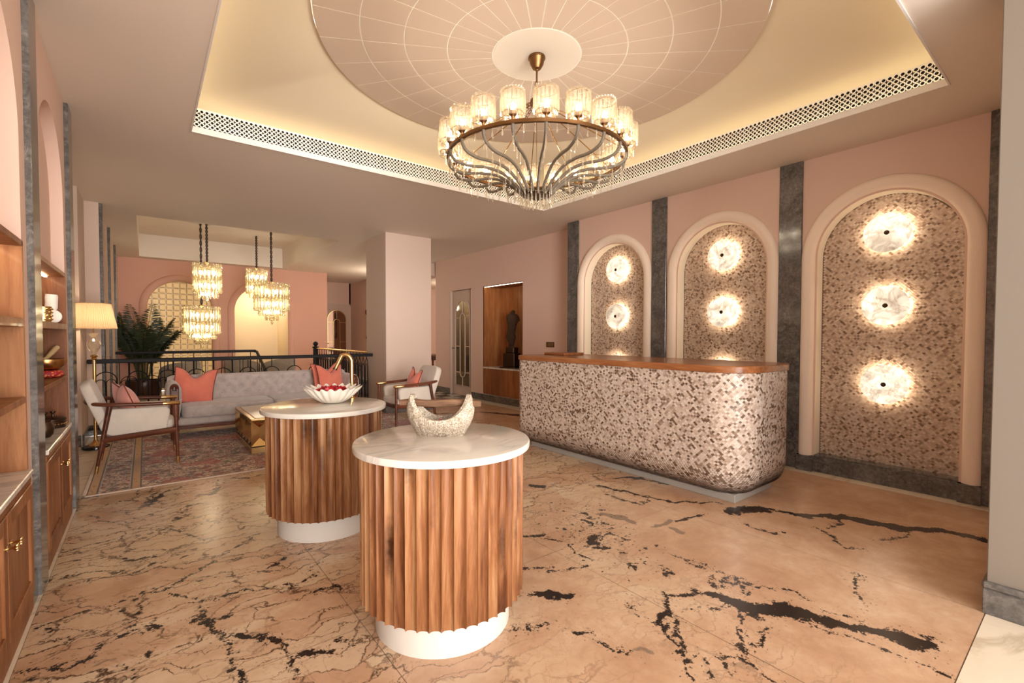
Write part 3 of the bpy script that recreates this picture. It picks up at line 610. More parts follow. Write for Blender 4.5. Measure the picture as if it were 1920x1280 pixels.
# ------------------------------------------------------------------ walls
def arch_outline(c, a, zb, zs, n=24):
    return [(c - a, zb)] + [(c - a * math.cos(PI * k / n), zs + a * math.sin(PI * k / n)) for k in range(n + 1)] + [(c + a, zb)]
def arched_wall(u0, u1, z1, ops, mp, depth, back=None):
    w = MB(); rv = MB(); ops = sorted(ops); u = u0
    for c, a, zb, zs, *dd in ops:
        w.face([mp(u, 0, 0), mp(c - a, 0, 0), mp(c - a, z1, 0), mp(u, z1, 0)])
        if zb > 0: w.face([mp(c - a, 0, 0), mp(c + a, 0, 0), mp(c + a, zb, 0), mp(c - a, zb, 0)])
        o = arch_outline(c, a, zb, zs)
        for p, q in zip(o[1:-1], o[2:-1]): w.face([mp(*p, 0), mp(*q, 0), mp(q[0], z1, 0), mp(p[0], z1, 0)])
        d = dd[0] if dd else depth
        for p, q in zip(o, o[1:]): rv.face([mp(*p, 0), mp(*q, 0), mp(*q, d), mp(*p, d)])
        rv.face([mp(c - a, zb, 0), mp(c + a, zb, 0), mp(c + a, zb, d), mp(c - a, zb, d)])
        u = c + a
    w.face([mp(u, 0, 0), mp(u1, 0, 0), mp(u1, z1, 0), mp(u, z1, 0)])
    return w, rv
def arch_band(c, ro, ri, zb, zs, mp, h=.05):
    rm, hw = (ro + ri) / 2, (ro - ri) / 2 + .004; m = MB(); sec = [(hw * math.cos(t), h * math.sin(t)) for t in [PI * k / 12 for k in range(13)]]
    path = [((c - rm, zb), (-1, 0))] + [((c - rm * math.cos(PI * k / 36), zs + rm * math.sin(PI * k / 36)), (-math.cos(PI * k / 36), math.sin(PI * k / 36))) for k in range(37)] + [((c + rm, zb), (1, 0))]
    P = [[mp(p[0] + nrm[0] * s, p[1] + nrm[1] * s, -d) for s, d in sec] for p, nrm in path]
    m.grid(P); return m
TR = [0]
def trim(mb, mat, smooth=.6, fix=True):
    TR[0] += 1; return struct(mb.build('trim_%d' % TR[0], mat, None, smooth, fix))
mpR = lambda u, z, d: (XR + d, u, z)
NC = [1.255, 2.80, 4.372]; NA_, NZ = .53, 2.125
w, rv = arched_wall(.30, 5.255, ZC, [(c, NA_, .15, NZ) for c in NC], mpR, .145)
WR = struct(w.build('wall_right', M['pink'], smooth=0), 'pink wall with three arched mosaic niches')
rv.build('niche_reveal', M['lip'], WR, .5)
MB().face([(XR, 5.255, 0), (XW, 5.255, 0), (XW, 5.255, ZC), (XR, 5.255, ZC)]).build('return', M['pink'], WR, 0)
def scale_tiles(name, pos, nor, tu, tv, tone, mat, par, w_, lift=.0035):
    """fish-scale tiles as real geometry: every tile a six-sided scale, tipped so that its dome stands proud of its foot"""
    n = len(pos); sh = np.array([(-.49, -.02), (-.37, .30), (0, .49), (.37, .30), (.49, -.02), (0, -.50)])
    V = np.zeros((n, 6, 3)); jit = rng.normal(0, .10, (n, 2))
    for k, (a, b) in enumerate(sh):
        V[:, k] = pos + tu * (a * w_) + tv * (b * w_) + nor * (lift * (.55 + b) + .0012 * (jit[:, :1] * a * 6 + jit[:, 1:] * b * 6))
    me = bpy.data.meshes.new(name); me.vertices.add(n * 6); me.vertices.foreach_set('co', V.ravel()); me.loops.add(n * 6); me.loops.foreach_set('vertex_index', np.arange(n * 6, dtype=np.int32))
    me.polygons.add(n); me.polygons.foreach_set('loop_start', np.arange(n, dtype=np.int32) * 6); at = me.attributes.new('tone', 'FLOAT', 'FACE'); at.data.foreach_set('value', tone.astype(np.float32))
    me.materials.append(mat); me.update(); o = inst(name, me, par); o['kind'] = 'stuff'; return o
TW = .0255
for i, c in enumerate(NC):
    o = arch_outline(c, NA_ + .001, .155, NZ, 40); MB().face([(XR + .146, u, z) for u, z in o]).build('niche_back', M['grout'], WR, 0)
    uu, zz = [], []; r = 0; z = .165
    while z < NZ + NA_ - .004:
        half = NA_ - .006 if z < NZ else math.sqrt(max(0, (NA_ - .006)**2 - (z - NZ)**2))
        k0 = np.arange(-25, 26) * TW + (TW / 2 if r % 2 else 0); k0 = k0[np.abs(k0) < half - .004]; uu.append(c + k0); zz.append(np.full(len(k0), z)); z += TW / 2; r += 1
    uu, zz = np.concatenate(uu), np.concatenate(zz); n = len(uu); one = np.ones((n, 1))
    scale_tiles('mosaic_tiles', np.stack([np.full(n, XR + .1435), uu, zz], 1), one * (-1, 0, 0), one * (0, -1, 0), one * (0, 0, 1), rng.random(n), M['mosw'], WR, TW * 1.0)
    trim(arch_band(c, .664, .550, .152, NZ, mpR, .050), M['band'], 1.2)
    # marble foot: two blocks under the band and a recessed skirting between them
    sk = MB().box((XR - .002, c, .076), (.030, 2 * .53, .152), .002).box((XR + .07, c, .158), (.145, 1.06, .012))
    for s in (-1, 1): sk.box((XR - .028, c + s * .60, .077), (.062, .142, .154), .002).box((XR - .030, c + s * .60, .148), (.074, .150, .012), .003)
    trim(sk, M['grey'], .3)
    for z in (2.297, 1.632, .907):
        d = thing('disc_lamp', '', 'wall lamp', (XR + .072, c, z), 0, 'alabaster disc lamps in the arched niches')
        nm = ['right-hand arched niche nearest the room corner', 'middle arched niche behind the desk', 'left-hand arched niche behind the desk'][i]
        d['label'] = '%s glowing alabaster disc lamp in the %s' % ({2.297: 'top', 1.632: 'middle', .907: 'lowest'}[z], nm)
        Ry = Matrix.Rotation(-PI / 2, 4, 'Y'); ds = MB().lathe([(0, 0), (.12, .0005), (.165, .002), (.177, .008), (.178, .014), (.172, .018), (0, .018)], 40, (0, 0, -.018), Ry, False, False)
        inst('alabaster_disc', ds.mesh('alabaster_disc', M['alabaster'], .6), d, (-.0 - rng.random() * 1e-4, 0, 0))
        MB().lathe([(0, .0), (.15, 0), (.15, .008), (0, .008)], 24, (0, 0, -.030), Ry, False, False).build('backlight', M['discled'], d)
        MB().lathe([(.0, .012), (.012, .011), (.020, .004), (.021, 0), (.010, -.055), (0, -.055)], 16, (0, 0, .0), Ry, False, False).build('centre_knob', M['darkbronze'], d)
def pilaster(x0, x1, y0, y1, mat=M['grey'], z1=ZC): return trim(MB().box(((x0 + x1) / 2, (y0 + y1) / 2, z1 / 2), (x1 - x0, y1 - y0, z1), .004), mat, .3)
for y0, y1 in ((.37, .592), (1.922, 2.140), (3.484, 3.702), (5.022, 5.252)): pilaster(XR - .022, XR + .01, y0, y1)
# wall W2 beyond the step, with a door and a timber niche
w = MB(); segs = [(5.255, 6.735, 0, ZC), (6.735, 8.03, 0, .14), (6.735, 8.03, 2.37, ZC), (8.03, 8.46, 0, ZC), (8.46, 9.37, 2.37, ZC), (9.37, 10.05, 0, ZC)]
for y0, y1, z0, z1 in segs: w.face([(XW, y0, z0), (XW, y1, z0), (XW, y1, z1), (XW, y0, z1)])
w.face([(XW, 10.05, 0), (XW + .6, 10.05, 0), (XW + .6, 10.05, ZC), (XW, 10.05, ZC)])
for y in (8.46, 9.37): w.face([(XW, y, 0), (XW + .09, y, 0), (XW + .09, y, 2.37), (XW, y, 2.37)])
w.face([(XW, 8.46, 2.37), (XW, 9.37, 2.37), (XW + .09, 9.37, 2.37), (XW + .09, 8.46, 2.37)])
W2 = struct(w.build('wall_right_far', M['pink'], smooth=0), 'pink wall with a timber statue niche and a lattice door')
bs = MB()
for y0, y1 in ((5.255, 8.46), (9.37, 10.05)): bs.box((XW - .008, (y0 + y1) / 2, .068), (.02, y1 - y0, .136), .003)
struct(bs.build('baseboard_right', M['grey'], smooth=.3))
# left wall: two arched shelving bays, then a recess, then piers
mpL = lambda u, z, d: (XL - d, u, z)
BAY = [2.71, 4.26]; BH = .545
w, rv = arched_wall(.30, 5.16, ZC, [(c, BH, 0, 2.285) for c in BAY], mpL, .07)
WL = struct(w.build('wall_left', M['pink'], smooth=0), 'pink wall with arched shelving bays and slim marble strips')
rv.build('bay_reveal', M['pink'], WL, .5)
for c in BAY:
    o = [(c - BH, 1.78)] + arch_outline(c, BH, 1.78, 2.285)[1:-1] + [(c + BH, 1.78)]
    MB().face([(XL - .07, u, z) for u, z in o]).build('bay_back', M['pink'], WL, 0)
    for s in (-1, 1):
        a, b = sorted((c + s * BH, c + s * (BH + .13))); trim(MB().box((XL + .004, (a + b) / 2 , .075), (.016, b - a, .15), .002), M['grey'], .3)
for y0, y1 in ((1.82, 2.03), (3.385, 3.587), (4.935, 5.151)): pilaster(XL - .02, -.438, y0, y1)
w = MB(); q = -.612
w.face([(XL, 5.16, 0), (-1.3, 5.16, 0), (-1.3, 5.16, ZC), (XL, 5.16, ZC)])
for a, b in (((-1.3, 7.6), (q, 7.6)), ((q, 7.6), (q, 8.36)), ((q, 8.36), (XL, 8.36)), ((XL, 8.36), (XL, YB))): w.face([(*a, 0), (*b, 0), (*b, ZC), (*a, ZC)])
w.face([(-1.3, 5.16, 0), (-1.3, 7.6, 0), (-1.3, 7.6, ZC), (-1.3, 5.16, ZC)])
struct(w.build('wall_left_far', M['pinklight'], smooth=0), 'pale pink wall with a deep recess behind the armchair')
bs = MB().box((q + .01, 7.98, .07), (.02, .76, .14), .003).box((-.95, 7.59, .07), (.66, .02, .14), .003).box((-.53, 8.35, .07), (.17, .02, .14), .003).box((-1.28, 6.4, .07), (.02, 2.4, .14), .003)
struct(bs.build('baseboard_left', M['grey'], smooth=.3))
for y0, y1 in ((8.39, 8.575), (10.16, 10.26), (12.08, 12.21)): pilaster(XL - .01, -.43, y0, y1)
# back wall with two arches
mpB = lambda u, z, d: (u, YB + d, z)
AR = [(.685, .635, 0, 2.0), (2.44, .63, 0, 1.98)]
w, rv = arched_wall(XL, 4.115, ZC, [(*AR[0], .16), (*AR[1], 1.30)], mpB, .16)
WB = struct(w.build('wall_back', M['rose'], smooth=0), 'dusty pink back wall with two arches')
rv.build('arch_reveal', M['cove'], WB, .5)
MB().face([(4.115, YB, 0), (4.115, 16.5, 0), (4.115, 16.5, ZC), (4.115, YB, ZC)]).build('return', M['pink'], WB, 0)
c, a, zb, zs = AR[1]; MB().face([(u, YB + 1.30, z) for u, z in arch_outline(c, a + .3, 0, zs)]).build('alcove_back', M['cove'], WB, 0)
for c, a, zb, zs in AR: trim(arch_band(c, a + .15, a, 0.0, zs, mpB, .05), M['rose'], 1.2)
w = MB(); w.face([(4.115, 16.0, 0), (4.62, 16.0, 0), (4.62, 16.0, ZC), (4.115, 16.0, ZC)]); w.face([(4.62, 16.0, 2.38), (5.55, 16.0, 2.38), (5.55, 16.0, ZC), (4.62, 16.0, ZC)])
w.face([(5.5, 16.0, 0), (9, 16.0, 0), (9, 16.0, ZC), (5.5, 16.0, ZC)])
w.face([(XW, 14.0, 0), (XW, 16.0, 0), (XW, 16.0, ZC), (XW, 14.0, ZC)]); w.face([(9, 5, 0), (9, 16, 0), (9, 16, ZC), (9, 5, ZC)]); w.face([(XW + .6, 10.05, 0), (XW + .6, 5.2, 0), (XW + .6, 5.2, ZC), (XW + .6, 10.05, ZC)])
struct(w.build('wall_back_hall', M['pink'], smooth=0)); 
trim(MB().box((5.62, 12.2, 2.96), (.36, 4.0, .32), .004), M['pinklight'], .3)
struct(MB().box((3.685, 8.078, ZC / 2), (.87, .895, ZC), .004).build('pillar', M['pinklight'], smooth=.3), 'square pale pink pillar behind the right armchair')
trim(MB().box((3.685, 8.078, .07), (.90, .925, .14), .003), M['grey'], .3)
# jamb at the right edge of the picture
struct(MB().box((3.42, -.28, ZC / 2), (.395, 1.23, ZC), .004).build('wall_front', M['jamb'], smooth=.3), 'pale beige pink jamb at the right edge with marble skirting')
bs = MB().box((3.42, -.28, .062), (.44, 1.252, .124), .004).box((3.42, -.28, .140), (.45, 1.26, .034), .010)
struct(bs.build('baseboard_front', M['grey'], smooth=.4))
w = MB().face([(3.5, .335, 0), (5.6, .335, 0), (5.6, .335, ZC), (3.5, .335, ZC)]).face([(XL, .31, 0), (-3, .31, 0), (-3, .31, ZC), (XL, .31, ZC)]); struct(w.build('wall_front_far', M['pinklight'], smooth=0))
# void under the railing: landing edge, stair flight
w = MB()
for p, q2 in (((SX0, SY0), (SX1, SY0)), ((SX1, SY0), (SX1, SY1)), ((SX1, SY1), (SX0, SY1)), ((SX0, SY1), (SX0, SY0))): w.face([(*p, -2.6), (*q2, -2.6), (*q2, -.0), (*p, -.0)])
w.face([(SX0, SY0, -2.6), (SX1, SY0, -2.6), (SX1, SY1, -2.6), (SX0, SY1, -2.6)])
struct(w.build('wall_stairwell', M['pinklight'], smooth=0))
st = thing('staircase', 'marble stair flight descending in the well behind the railing', 'stairs', (1.95, SY1, 0))
tread = MB().box((.6, -.14, -.02), (1.2, .30, .04), .004).mesh('tread', M['mw'], .3)
for k in range(9): inst('tread', tread, st, (0, -k * .28, -(k + 1) * .165))
# ------------------------------------------------------------------ reception counter
def outline(x0, x1, y0, y1, rs, n=14):
    """rounded rectangle, counter-clockwise; rs = radii at (x0,y0),(x1,y0),(x1,y1),(x0,y1); returns points and outward normals"""
    cs = [((x0 + rs[0], y0 + rs[0]), PI, rs[0]), ((x1 - rs[1], y0 + rs[1]), 1.5 * PI, rs[1]), ((x1 - rs[2], y1 - rs[2]), 0, rs[2]), ((x0 + rs[3], y1 - rs[3]), .5 * PI, rs[3])]
    out = []
    for (cx, c_y), a, r in cs:
        for k in range(n + 1):
            t = a + PI / 2 * k / n; out.append((cx + r * math.cos(t), c_y + r * math.sin(t), math.cos(t), math.sin(t)))
    return out
CX0, CX1, CY0, CY1 = 3.60, 4.50, 1.70, 4.49; CR = (.30, .16, .10, .10)
desk = thing('reception_counter', 'long reception counter clad in pale shell mosaic with rounded corners and a timber top', 'counter', (0, 0, 0))
BH_, BZ, BI = .215, .062, .13
def prof(t):  # height parameter 0..1 -> (inset, z, normal tilt)
    L1 = 1.055 - BZ - BH_; La = .27
    s = t * (L1 + La)
    if s < La: a = s / La * PI / 2; return BI * (1 - math.sin(a)), BZ + BH_ * (1 - math.cos(a)), math.cos(a) if False else (math.sin(a), -math.cos(a))
    return 0.0, BZ + BH_ + (s - La), (1, 0)
ring = outline(CX0, CX1, CY0, CY1, CR, 10); P = []
for k in range(19):
    i_, z, _ = prof(k / 18); P.append([(x - nx * (i_ + .006), y - ny * (i_ + .006), z) for x, y, nx, ny in ring])
mb = MB().grid(P, cv=True); mb.add(P[0], [tuple(range(len(P[0])))]); mb.build('body', M['grout'], desk)
ptsx = [(x, y, nx, ny) for x, y, nx, ny in outline(CX0, CX1, CY0, CY1, CR, 40)]
A_ = np.array(ptsx + ptsx[:1]); seg = np.hypot(np.diff(A_[:, 0]), np.diff(A_[:, 1])); cum = np.concatenate([[0], np.cumsum(seg)]); Lp = cum[-1]
TWc = .0265; H_ = 1.055 - BZ - BH_ + .27; rows = int(H_ / (TWc / 2)); nper = int(Lp / TWc)
pos, nor, tu, tv = [], [], [], []
for r in range(rows):
    s = (np.arange(nper) + (.5 if r % 2 else 0)) * Lp / nper; s %= Lp
    x = np.interp(s, cum, A_[:, 0]); y = np.interp(s, cum, A_[:, 1]); nx = np.interp(s, cum, A_[:, 2]); ny = np.interp(s, cum, A_[:, 3]); q = np.hypot(nx, ny) + 1e-9; nx /= q; ny /= q
    i_, z, (ca, sa) = prof((r + .6) / rows)
    keep = (x < 4.46) & ((y < 3.9) | (x < 3.8)) ; x, y, nx, ny = x[keep], y[keep], nx[keep], ny[keep]; o = np.ones_like(x)
    pos.append(np.stack([x - nx * i_, y - ny * i_, o * z], 1)); N = np.stack([nx * ca, ny * ca, o * sa], 1); nor.append(N)
    U = np.stack([-ny, nx, o * 0], 1); tu.append(U); tv.append(np.cross(N, U) * 1.0)
pos, nor, tu, tv = map(np.concatenate, (pos, nor, tu, tv)); tone = rng.random(len(pos))
scale_tiles('mosaic_tiles', pos, nor, tu, tv, tone, M['mosc'], desk, TWc, .003)
P = []
ring2 = outline(CX0 - .014, CX1 + .014, CY0 - .014, CY1 + .014, (.31, .17, .11, .11), 12)
for ins_, z in ((.004, 1.055), (.0, 1.059), (0, 1.104), (.003, 1.109), (.008, 1.112)): P.append([(x - nx * ins_, y - ny * ins_, z) for x, y, nx, ny in ring2])
mb = MB().grid(P, cv=True); mb.add(P[0][::-1], [tuple(range(len(P[0])))]); mb.add(P[-1], [tuple(range(len(P[0])))]); mb.build('countertop', M['top'], desk, .5)
MB().box((4.05, 3.08, .034), (.66, 2.52, .068), .003).build('plinth', M['greystone'], desk)
riser = tag(MB().box((4.13, 4.20, 1.127), (.34, .36, .028), .004).build('wooden_riser', M['top']), 'low wooden riser lying on the far end of the reception counter', 'riser')
# ------------------------------------------------------------------ two fluted drum tables
def drum(loc, label):
    d = thing('drum_table', label, 'table', loc, 0, 'fluted drum tables')
    P = []; R_ = .415
    MB().lathe([(R_ - .012, .822), (R_ - .002, .826), (R_, .832), (R_, .850), (R_ - .003, .855), (R_ - .008, .857)], 72).build('tabletop', M['mw'], d, .5)
    MB().lathe([(.316, 0), (.316, .17)], 64).build('base', M['basewhite'], d, .5)
    MB().lathe([(.360, .155), (.360, .82)], 48).build('core', M['dark'], d, .5)
    n = 48; m = MB(); hw = PI / n * .985; z0, z1 = .152, .823; prof_ = []
    for k in range(9):
        u = -1 + 2 * k / 8; r = .3835 - .0150 * (1 - abs(u) ** 3.2) ** .8
        prof_.append((r * math.cos(hw * u), r * math.sin(hw * u)))
    prof_ += [(.358 * math.cos(hw), .358 * math.sin(hw)), (.358 * math.cos(hw), -.358 * math.sin(hw))]
    m.prism(prof_, z0, z1); me = m.mesh('slat', M['slat'], .5)
    for k in range(n): inst('slat', me, d, None, 2 * PI * (k + .37) / n)
    return d
T1, T2 = (1.118, 1.9545), (1.004, 3.425)
drum((*T1, 0), 'nearest fluted wooden drum table with the stone basket on its marble top')
drum((*T2, 0), 'second fluted wooden drum table, with the ruffled bowl and brass tap')
# carved stone basket with a stick handle
bk = thing('stone_basket', 'carved speckled stone basket with horned ends and stick handle on the nearest table', 'basket', (1.150, 2.035, .857), -.69)
t = NT('speckled_stone'); c = t.co('Object'); n1 = t.noise(c, 160, 4, .7); n2 = t.noise(c, 40, 4); v = t.n('TexWave', {'Vector': c, 'Scale': 9, 'Distortion': 9, 'Detail': 2}).outputs[1]
h = t.math('ADD', t.math('MULTIPLY', n1, .6), t.math('MULTIPLY', v, .5)); t.bump(h, .55, .006)
M['speck'] = t.bsdf(color=t.mix(t.ramp(n1, [(.40, 0), (.62, 1)]), (.20, .145, .095), t.mix(t.ramp(n2, [(.4, 0), (.7, 1)]), (.47, .40, .31), (.60, .55, .46))), rough=.7)
def hull(inner):
    P = []; nU, nV = 36, 14; th = .024 if inner else 0
    for j in range(nV + 1):
        v = j / nV; row = []
        for i in range(nU):
            a = 2 * PI * i / nU; ca, sa = math.cos(a), math.sin(a)
            L = (.168 - th) * (.70 + .30 * math.sin(min(1, v * 1.25) * PI / 2)); Wd = (.080 - th * .6) * (.55 + .45 * math.sin(v * PI / 2))
            rim = .083 + .120 * abs(ca) ** 2.2
            z = (th if inner else 0) + v * (rim - (th if inner else 0))
            bulge = 1 + .05 * math.sin(PI * v); pull = 1 - .10 * abs(ca) ** 6 * v ** 3
            row.append((L * bulge * pull * math.copysign(abs(ca) ** .9, ca), Wd * math.copysign(abs(sa) ** .9, sa), z))
        P.append(row)
    return P
Po, Pi_ = hull(False), hull(True)
mb = MB().grid(Po + Pi_[::-1], cv=True); mb.add(Po[0][::-1], [tuple(range(36))]); mb.add(Pi_[0], [tuple(range(36))]); mb.build('bowl', M['speck'], bk, 1.0)
stick = [(-.205 + .045 * k, .002 * math.sin(k * 2), .158 + .003 * math.sin(k * 1.3)) for k in range(10)]
MB().tube(stick, [.0145, .018, .0185, .0175, .019, .018, .0185, .017, .0185, .015], 10).build('handle', M['driftwood'], bk, .9)
M['petal'] = plain('red_rose_petal', (.42, .012, .022), .55)
M['petalpink'] = plain('pink_rose_petal', (.62, .10, .13), .55)
def petal_mesh(name, mat, s=.022):
    P = []
    for i in range(5):
        u = -1 + 2 * i / 4; P.append([(s * u * (1 - .25 * abs(w) * w), s * w * (1 - .3 * u * u), s * (.35 * u * u + .25 * w * w)) for w in (-1, -.5, 0, .5, 1)])
    return MB().grid(P).mesh(name, mat, 1.2)
pm = [petal_mesh('petal', M['petal']), petal_mesh('petal', M['petalpink'])]
def petals(cx, cy_, cz, rx, ry, n, label, grp, dome=.0):
    for k in range(n):
        a = k * 2.399; r = math.sqrt((k + .5) / n); x, y = rx * r * math.cos(a), ry * r * math.sin(a)
        o = inst('rose_petal', pm[0 if k % 4 else 1], None, (cx + x, cy_ + y, cz + .006 * (k % 3) + dome * (1 - r * r)), (rng.uniform(-.5, .5), rng.uniform(-.5, .5), rng.uniform(0, 6)))
        tag(o, label if k % 4 else label.replace('red rose', 'rose').replace('rose petal', 'pink rose petal'), 'petal', grp if k % 4 else grp.replace('petals', 'pink petals'))
petals(1.150, 2.035, .900, .060, .024, 7, 'red rose petal lying inside the stone basket', 'petals in the stone basket', .006)
# ruffled marble bowl and brass tap
def ruffled():
    P = []; nU, nV = 160, 14
    for j in range(2 * nV + 1):
        v = min(j, 2 * nV - j) / nV; inn = j > nV; row = []
        for i in range(nU):
            a = 2 * PI * i / nU; w = math.sin(22 * a)
            r = .062 + (.200 - .062) * (v ** .85) + .013 * w * v ** 1.3 - (.006 if inn else 0); z = .112 * (v ** 1.25) + .009 * w * v ** 3 + (.008 * (1 - v) if inn else 0)
            row.append((r * math.cos(a), r * math.sin(a), z + .002))
        P.append(row)
    m = MB().grid(P, cv=True); m.add(P[0][::-1], [tuple(range(nU))]); m.add(P[-1], [tuple(range(nU))]); return m
rb = ruffled().build('ruffled_bowl', M['bay'], None, 1.2); rb.location = (1.075, 3.49, .856); tag(rb, 'ruffled white marble bowl of rose petals on the second drum table', 'bowl')
petals(1.075, 3.49, .935, .11, .11, 34, 'red rose petal filling the ruffled marble bowl', 'petals in the ruffled bowl', .020)
tp = thing('brass_tap', 'tall curved brass tap standing behind the ruffled bowl', 'tap', (1.262, 3.625, .857))
MB().lathe([(.030, 0), (.030, .006), (.020, .012), (.018, .02)], 24).build('flange', M['brass'], tp)
pth = [(0, 0, 0), (0, 0, .15), (0, 0, .28)] + [(-.052 * .80 * (1 - math.cos(a)), .052 * .45 * (1 - math.cos(a)), .28 + .062 * math.sin(a)) for a in [PI * k / 10 for k in range(1, 8)]]
pth.append((-.105, .058, .235))
MB().tube(smooth_path(pth, 4), .0155, 14).build('spout', M['brass'], tp, 1.0); MB().lathe([(.0165, 0), (.0165, .012)], 16, (0, 0, -.012), Matrix.Translation((-.106, .058, .237)) @ Matrix.Rotation(.45, 4, 'Y')).build('nozzle', M['darkbronze'], tp)
# ------------------------------------------------------------------ shelving bays on the left wall
def knob(par, loc):
    k = MB().lathe([(.004, 0), (.0045, .018), (.010, .024), (.013, .030), (.009, .035), (0, .037)], 14, (0, 0, 0), Matrix.Rotation(PI / 2, 4, 'Y'), True, False)
    m = MB(); m.merge(k)
    for a in range(6): m.sphere((.032, .012 * math.cos(a * PI / 3), .012 * math.sin(a * PI / 3)), .0055, 6, 4)
    m.lathe([(.012, 0), (.012, .003)], 14, (0, 0, 0), Matrix.Rotation(PI / 2, 4, 'Y')); return m.build('knob', M['gold'], par, .9, loc=loc)
XF = XL + .006
for bi, c in enumerate(BAY):
    side = ['nearest the camera', 'between the two marble strips'][bi]
    sh = thing('shelf_unit', ['oak shelf niche cut off by the left edge, with nothing on its shelves', 'oak shelf niche between marble strips holding towels, bowl and box'][bi], 'shelf', (XF, c, .69), 0, 'oak shelf niches')
    Dp = .34
    MB().box((-Dp, 0, .555), (.016, 2 * BH - .01, 1.11)).build('back_panel', M['oak'], sh)
    for s in (-1, 1): MB().box((-Dp / 2, s * (BH - .013), .555), (Dp, .024, 1.11), .002).build('side_panel', M['cab'], sh)
    MB().box((-Dp / 2, 0, 1.10), (Dp, 2 * BH - .004, .030), .002).build('top_panel', M['cab'], sh)
    for z, th in ((.718, .042), (.345, .030)): MB().box((-Dp / 2, 0, z), (Dp, 2 * BH - .05, th), .002).build('shelf_board', M['cab'], sh)
    MB().box((-.10, 0, 1.080), (.016, 2 * BH - .12, .008)).build('led_strip', M['led'], sh)
    cb = thing('base_cabinet', ['oak base cabinet at the left edge with one gold knob in view', 'oak base cabinet under the shelves with the bowl and box'][bi], 'cabinet', (XF, c, 0), 0, 'oak base cabinets')
    MB().box((-.17, 0, .355), (.32, 2 * BH - .004, .60)).build('carcass', M['cab'], cb); MB().box((-.003, 0, .045), (.02, 2 * BH, .09), .002).build('kickboard', M['cab'], cb)
    MB().box((.0, 0, .640), (.018, 2 * BH, .030), .002).build('top_rail', M['cab'], cb)
    for s in (-1, 1):
        w_ = BH - .012; yc = s * (BH / 2); dr = MB(); z0, z1 = .098, .622; fr = .062
        for yy, ww in ((yc - w_ / 2 + fr / 2, fr), (yc + w_ / 2 - fr / 2, fr)): dr.box((.002, yy, (z0 + z1) / 2), (.022, ww, z1 - z0), .003)
        for zz in (z0 + fr / 2, z1 - fr / 2): dr.box((.002, yc, zz), (.022, w_ - 2 * fr, fr), .003)
        d = dr.build('door', M['cab'], cb, .3); MB().box((-.004, yc, (z0 + z1) / 2), (.012, w_ - 2 * fr + .01, z1 - z0 - 2 * fr + .01), .002).build('panel', M['cab'], d)
        knob(d, (.014, yc - s * (w_ / 2 - .030), .50))
    ct = MB().box((XF - .155, c, .676), (.345, 2 * BH - .002, .028), .004).build('marble_countertop', M['bay'], None, .3)
    tag(ct, ['cream marble counter slab on the cabinet at the left edge', 'cream marble counter slab carrying the dark lidded box'][bi], 'countertop', 'marble cabinet tops')
# things on the shelves of the second bay
M['towel'] = plain('white_towel', (.82, .79, .74), .95, sheen=.4)
zt = .69 + .739
def roll(name, label, loc, r, L, rot):
    m = MB(); sp = []
    for k in range(70): a = k * .34; rr = r * (.25 + .75 * k / 69); sp.append((rr * math.cos(a), rr * math.sin(a)))
    P = [[(x, y, z) for x, y in sp] for z in (-L / 2, -L / 2 + .01, 0, L / 2 - .01, L / 2)]
    m.grid(P); m.lathe([(0, -L / 2 + .006), (r * .93, -L / 2 + .004), (r, -L / 2 + .016), (r, L / 2 - .016), (r * .93, L / 2 - .004), (0, L / 2 - .006)], 24, (0, 0, 0), None, False, False)
    o = m.build(name, M['towel'], None, 1.0); o.location = loc; o.rotation_euler = rot; return tag(o, label, 'towel', 'rolled towels on the shelf')
roll('rolled_towel', 'white towel rolled flat on the upper shelf', (XF - .058, 4.655, zt + .048), .048, .22, (PI / 2, 0, .12))
roll('rolled_towel', 'small white towel roll standing on the flat rolled one', (XF - .060, 4.63, zt + .096 + .056), .034, .11, (.06, .05, 0))
ch = thing('candle_holder', 'pierced gold candle holder beside the white towels', 'candle holder', (XF - .058, 4.25, zt))
MB().lathe([(.040, 0), (.040, .010), (.043, .012), (.043, .10), (.040, .104), (.038, .104), (.038, .012)], 20, cap1=False).build('cup', M['brass'], ch)
mm = MB()
for k in range(10):
    for j in range(4): mm.sphere((.043 * math.cos(k * PI / 5 + j * .3), .043 * math.sin(k * PI / 5 + j * .3), .022 + j * .022), .007, 6, 4)
mm.build('bosses', M['gold'], ch)
zb = .69 + .361
cu = thing('ring_cushion', 'patterned red ring cushion under the copper singing bowl', 'cushion', (XF - .085, 4.56, zb))
t = NT('red_brocade'); M['brocade'] = t.bsdf(color=t.ramp(t.n('TexVoronoi', {'Vector': t.co('Object'), 'Scale': 60}).outputs[0], [(.2, (.75, .36, .10)), (.45, (.50, .03, .03)), (.7, (.30, .01, .02))]), rough=.6)
MB().grid([[((.062 + .028 * math.cos(b)) * math.cos(a), (.062 + .028 * math.cos(b)) * math.sin(a), .026 + .026 * math.sin(b)) for b in [2 * PI * j / 12 for j in range(12)]] for a in [2 * PI * i / 28 for i in range(28)]], cu=True, cv=True).build('ring', M['brocade'], cu)
M['copper'] = plain('hammered_copper', (.50, .26, .10), .28, 1.0)
sb = MB().lathe([(0, 0), (.055, .002), (.090, .022), (.105, .055), (.103, .078), (.098, .080), (.096, .076), (.098, .055), (.083, .026), (.05, .009), (0, .007)], 36, cap0=False, cap1=False).build('singing_bowl', M['copper'], None, .9)
sb.location = (XF - .085, 4.56, zb + .050); tag(sb, 'hammered copper singing bowl on a red ring cushion', 'bowl')
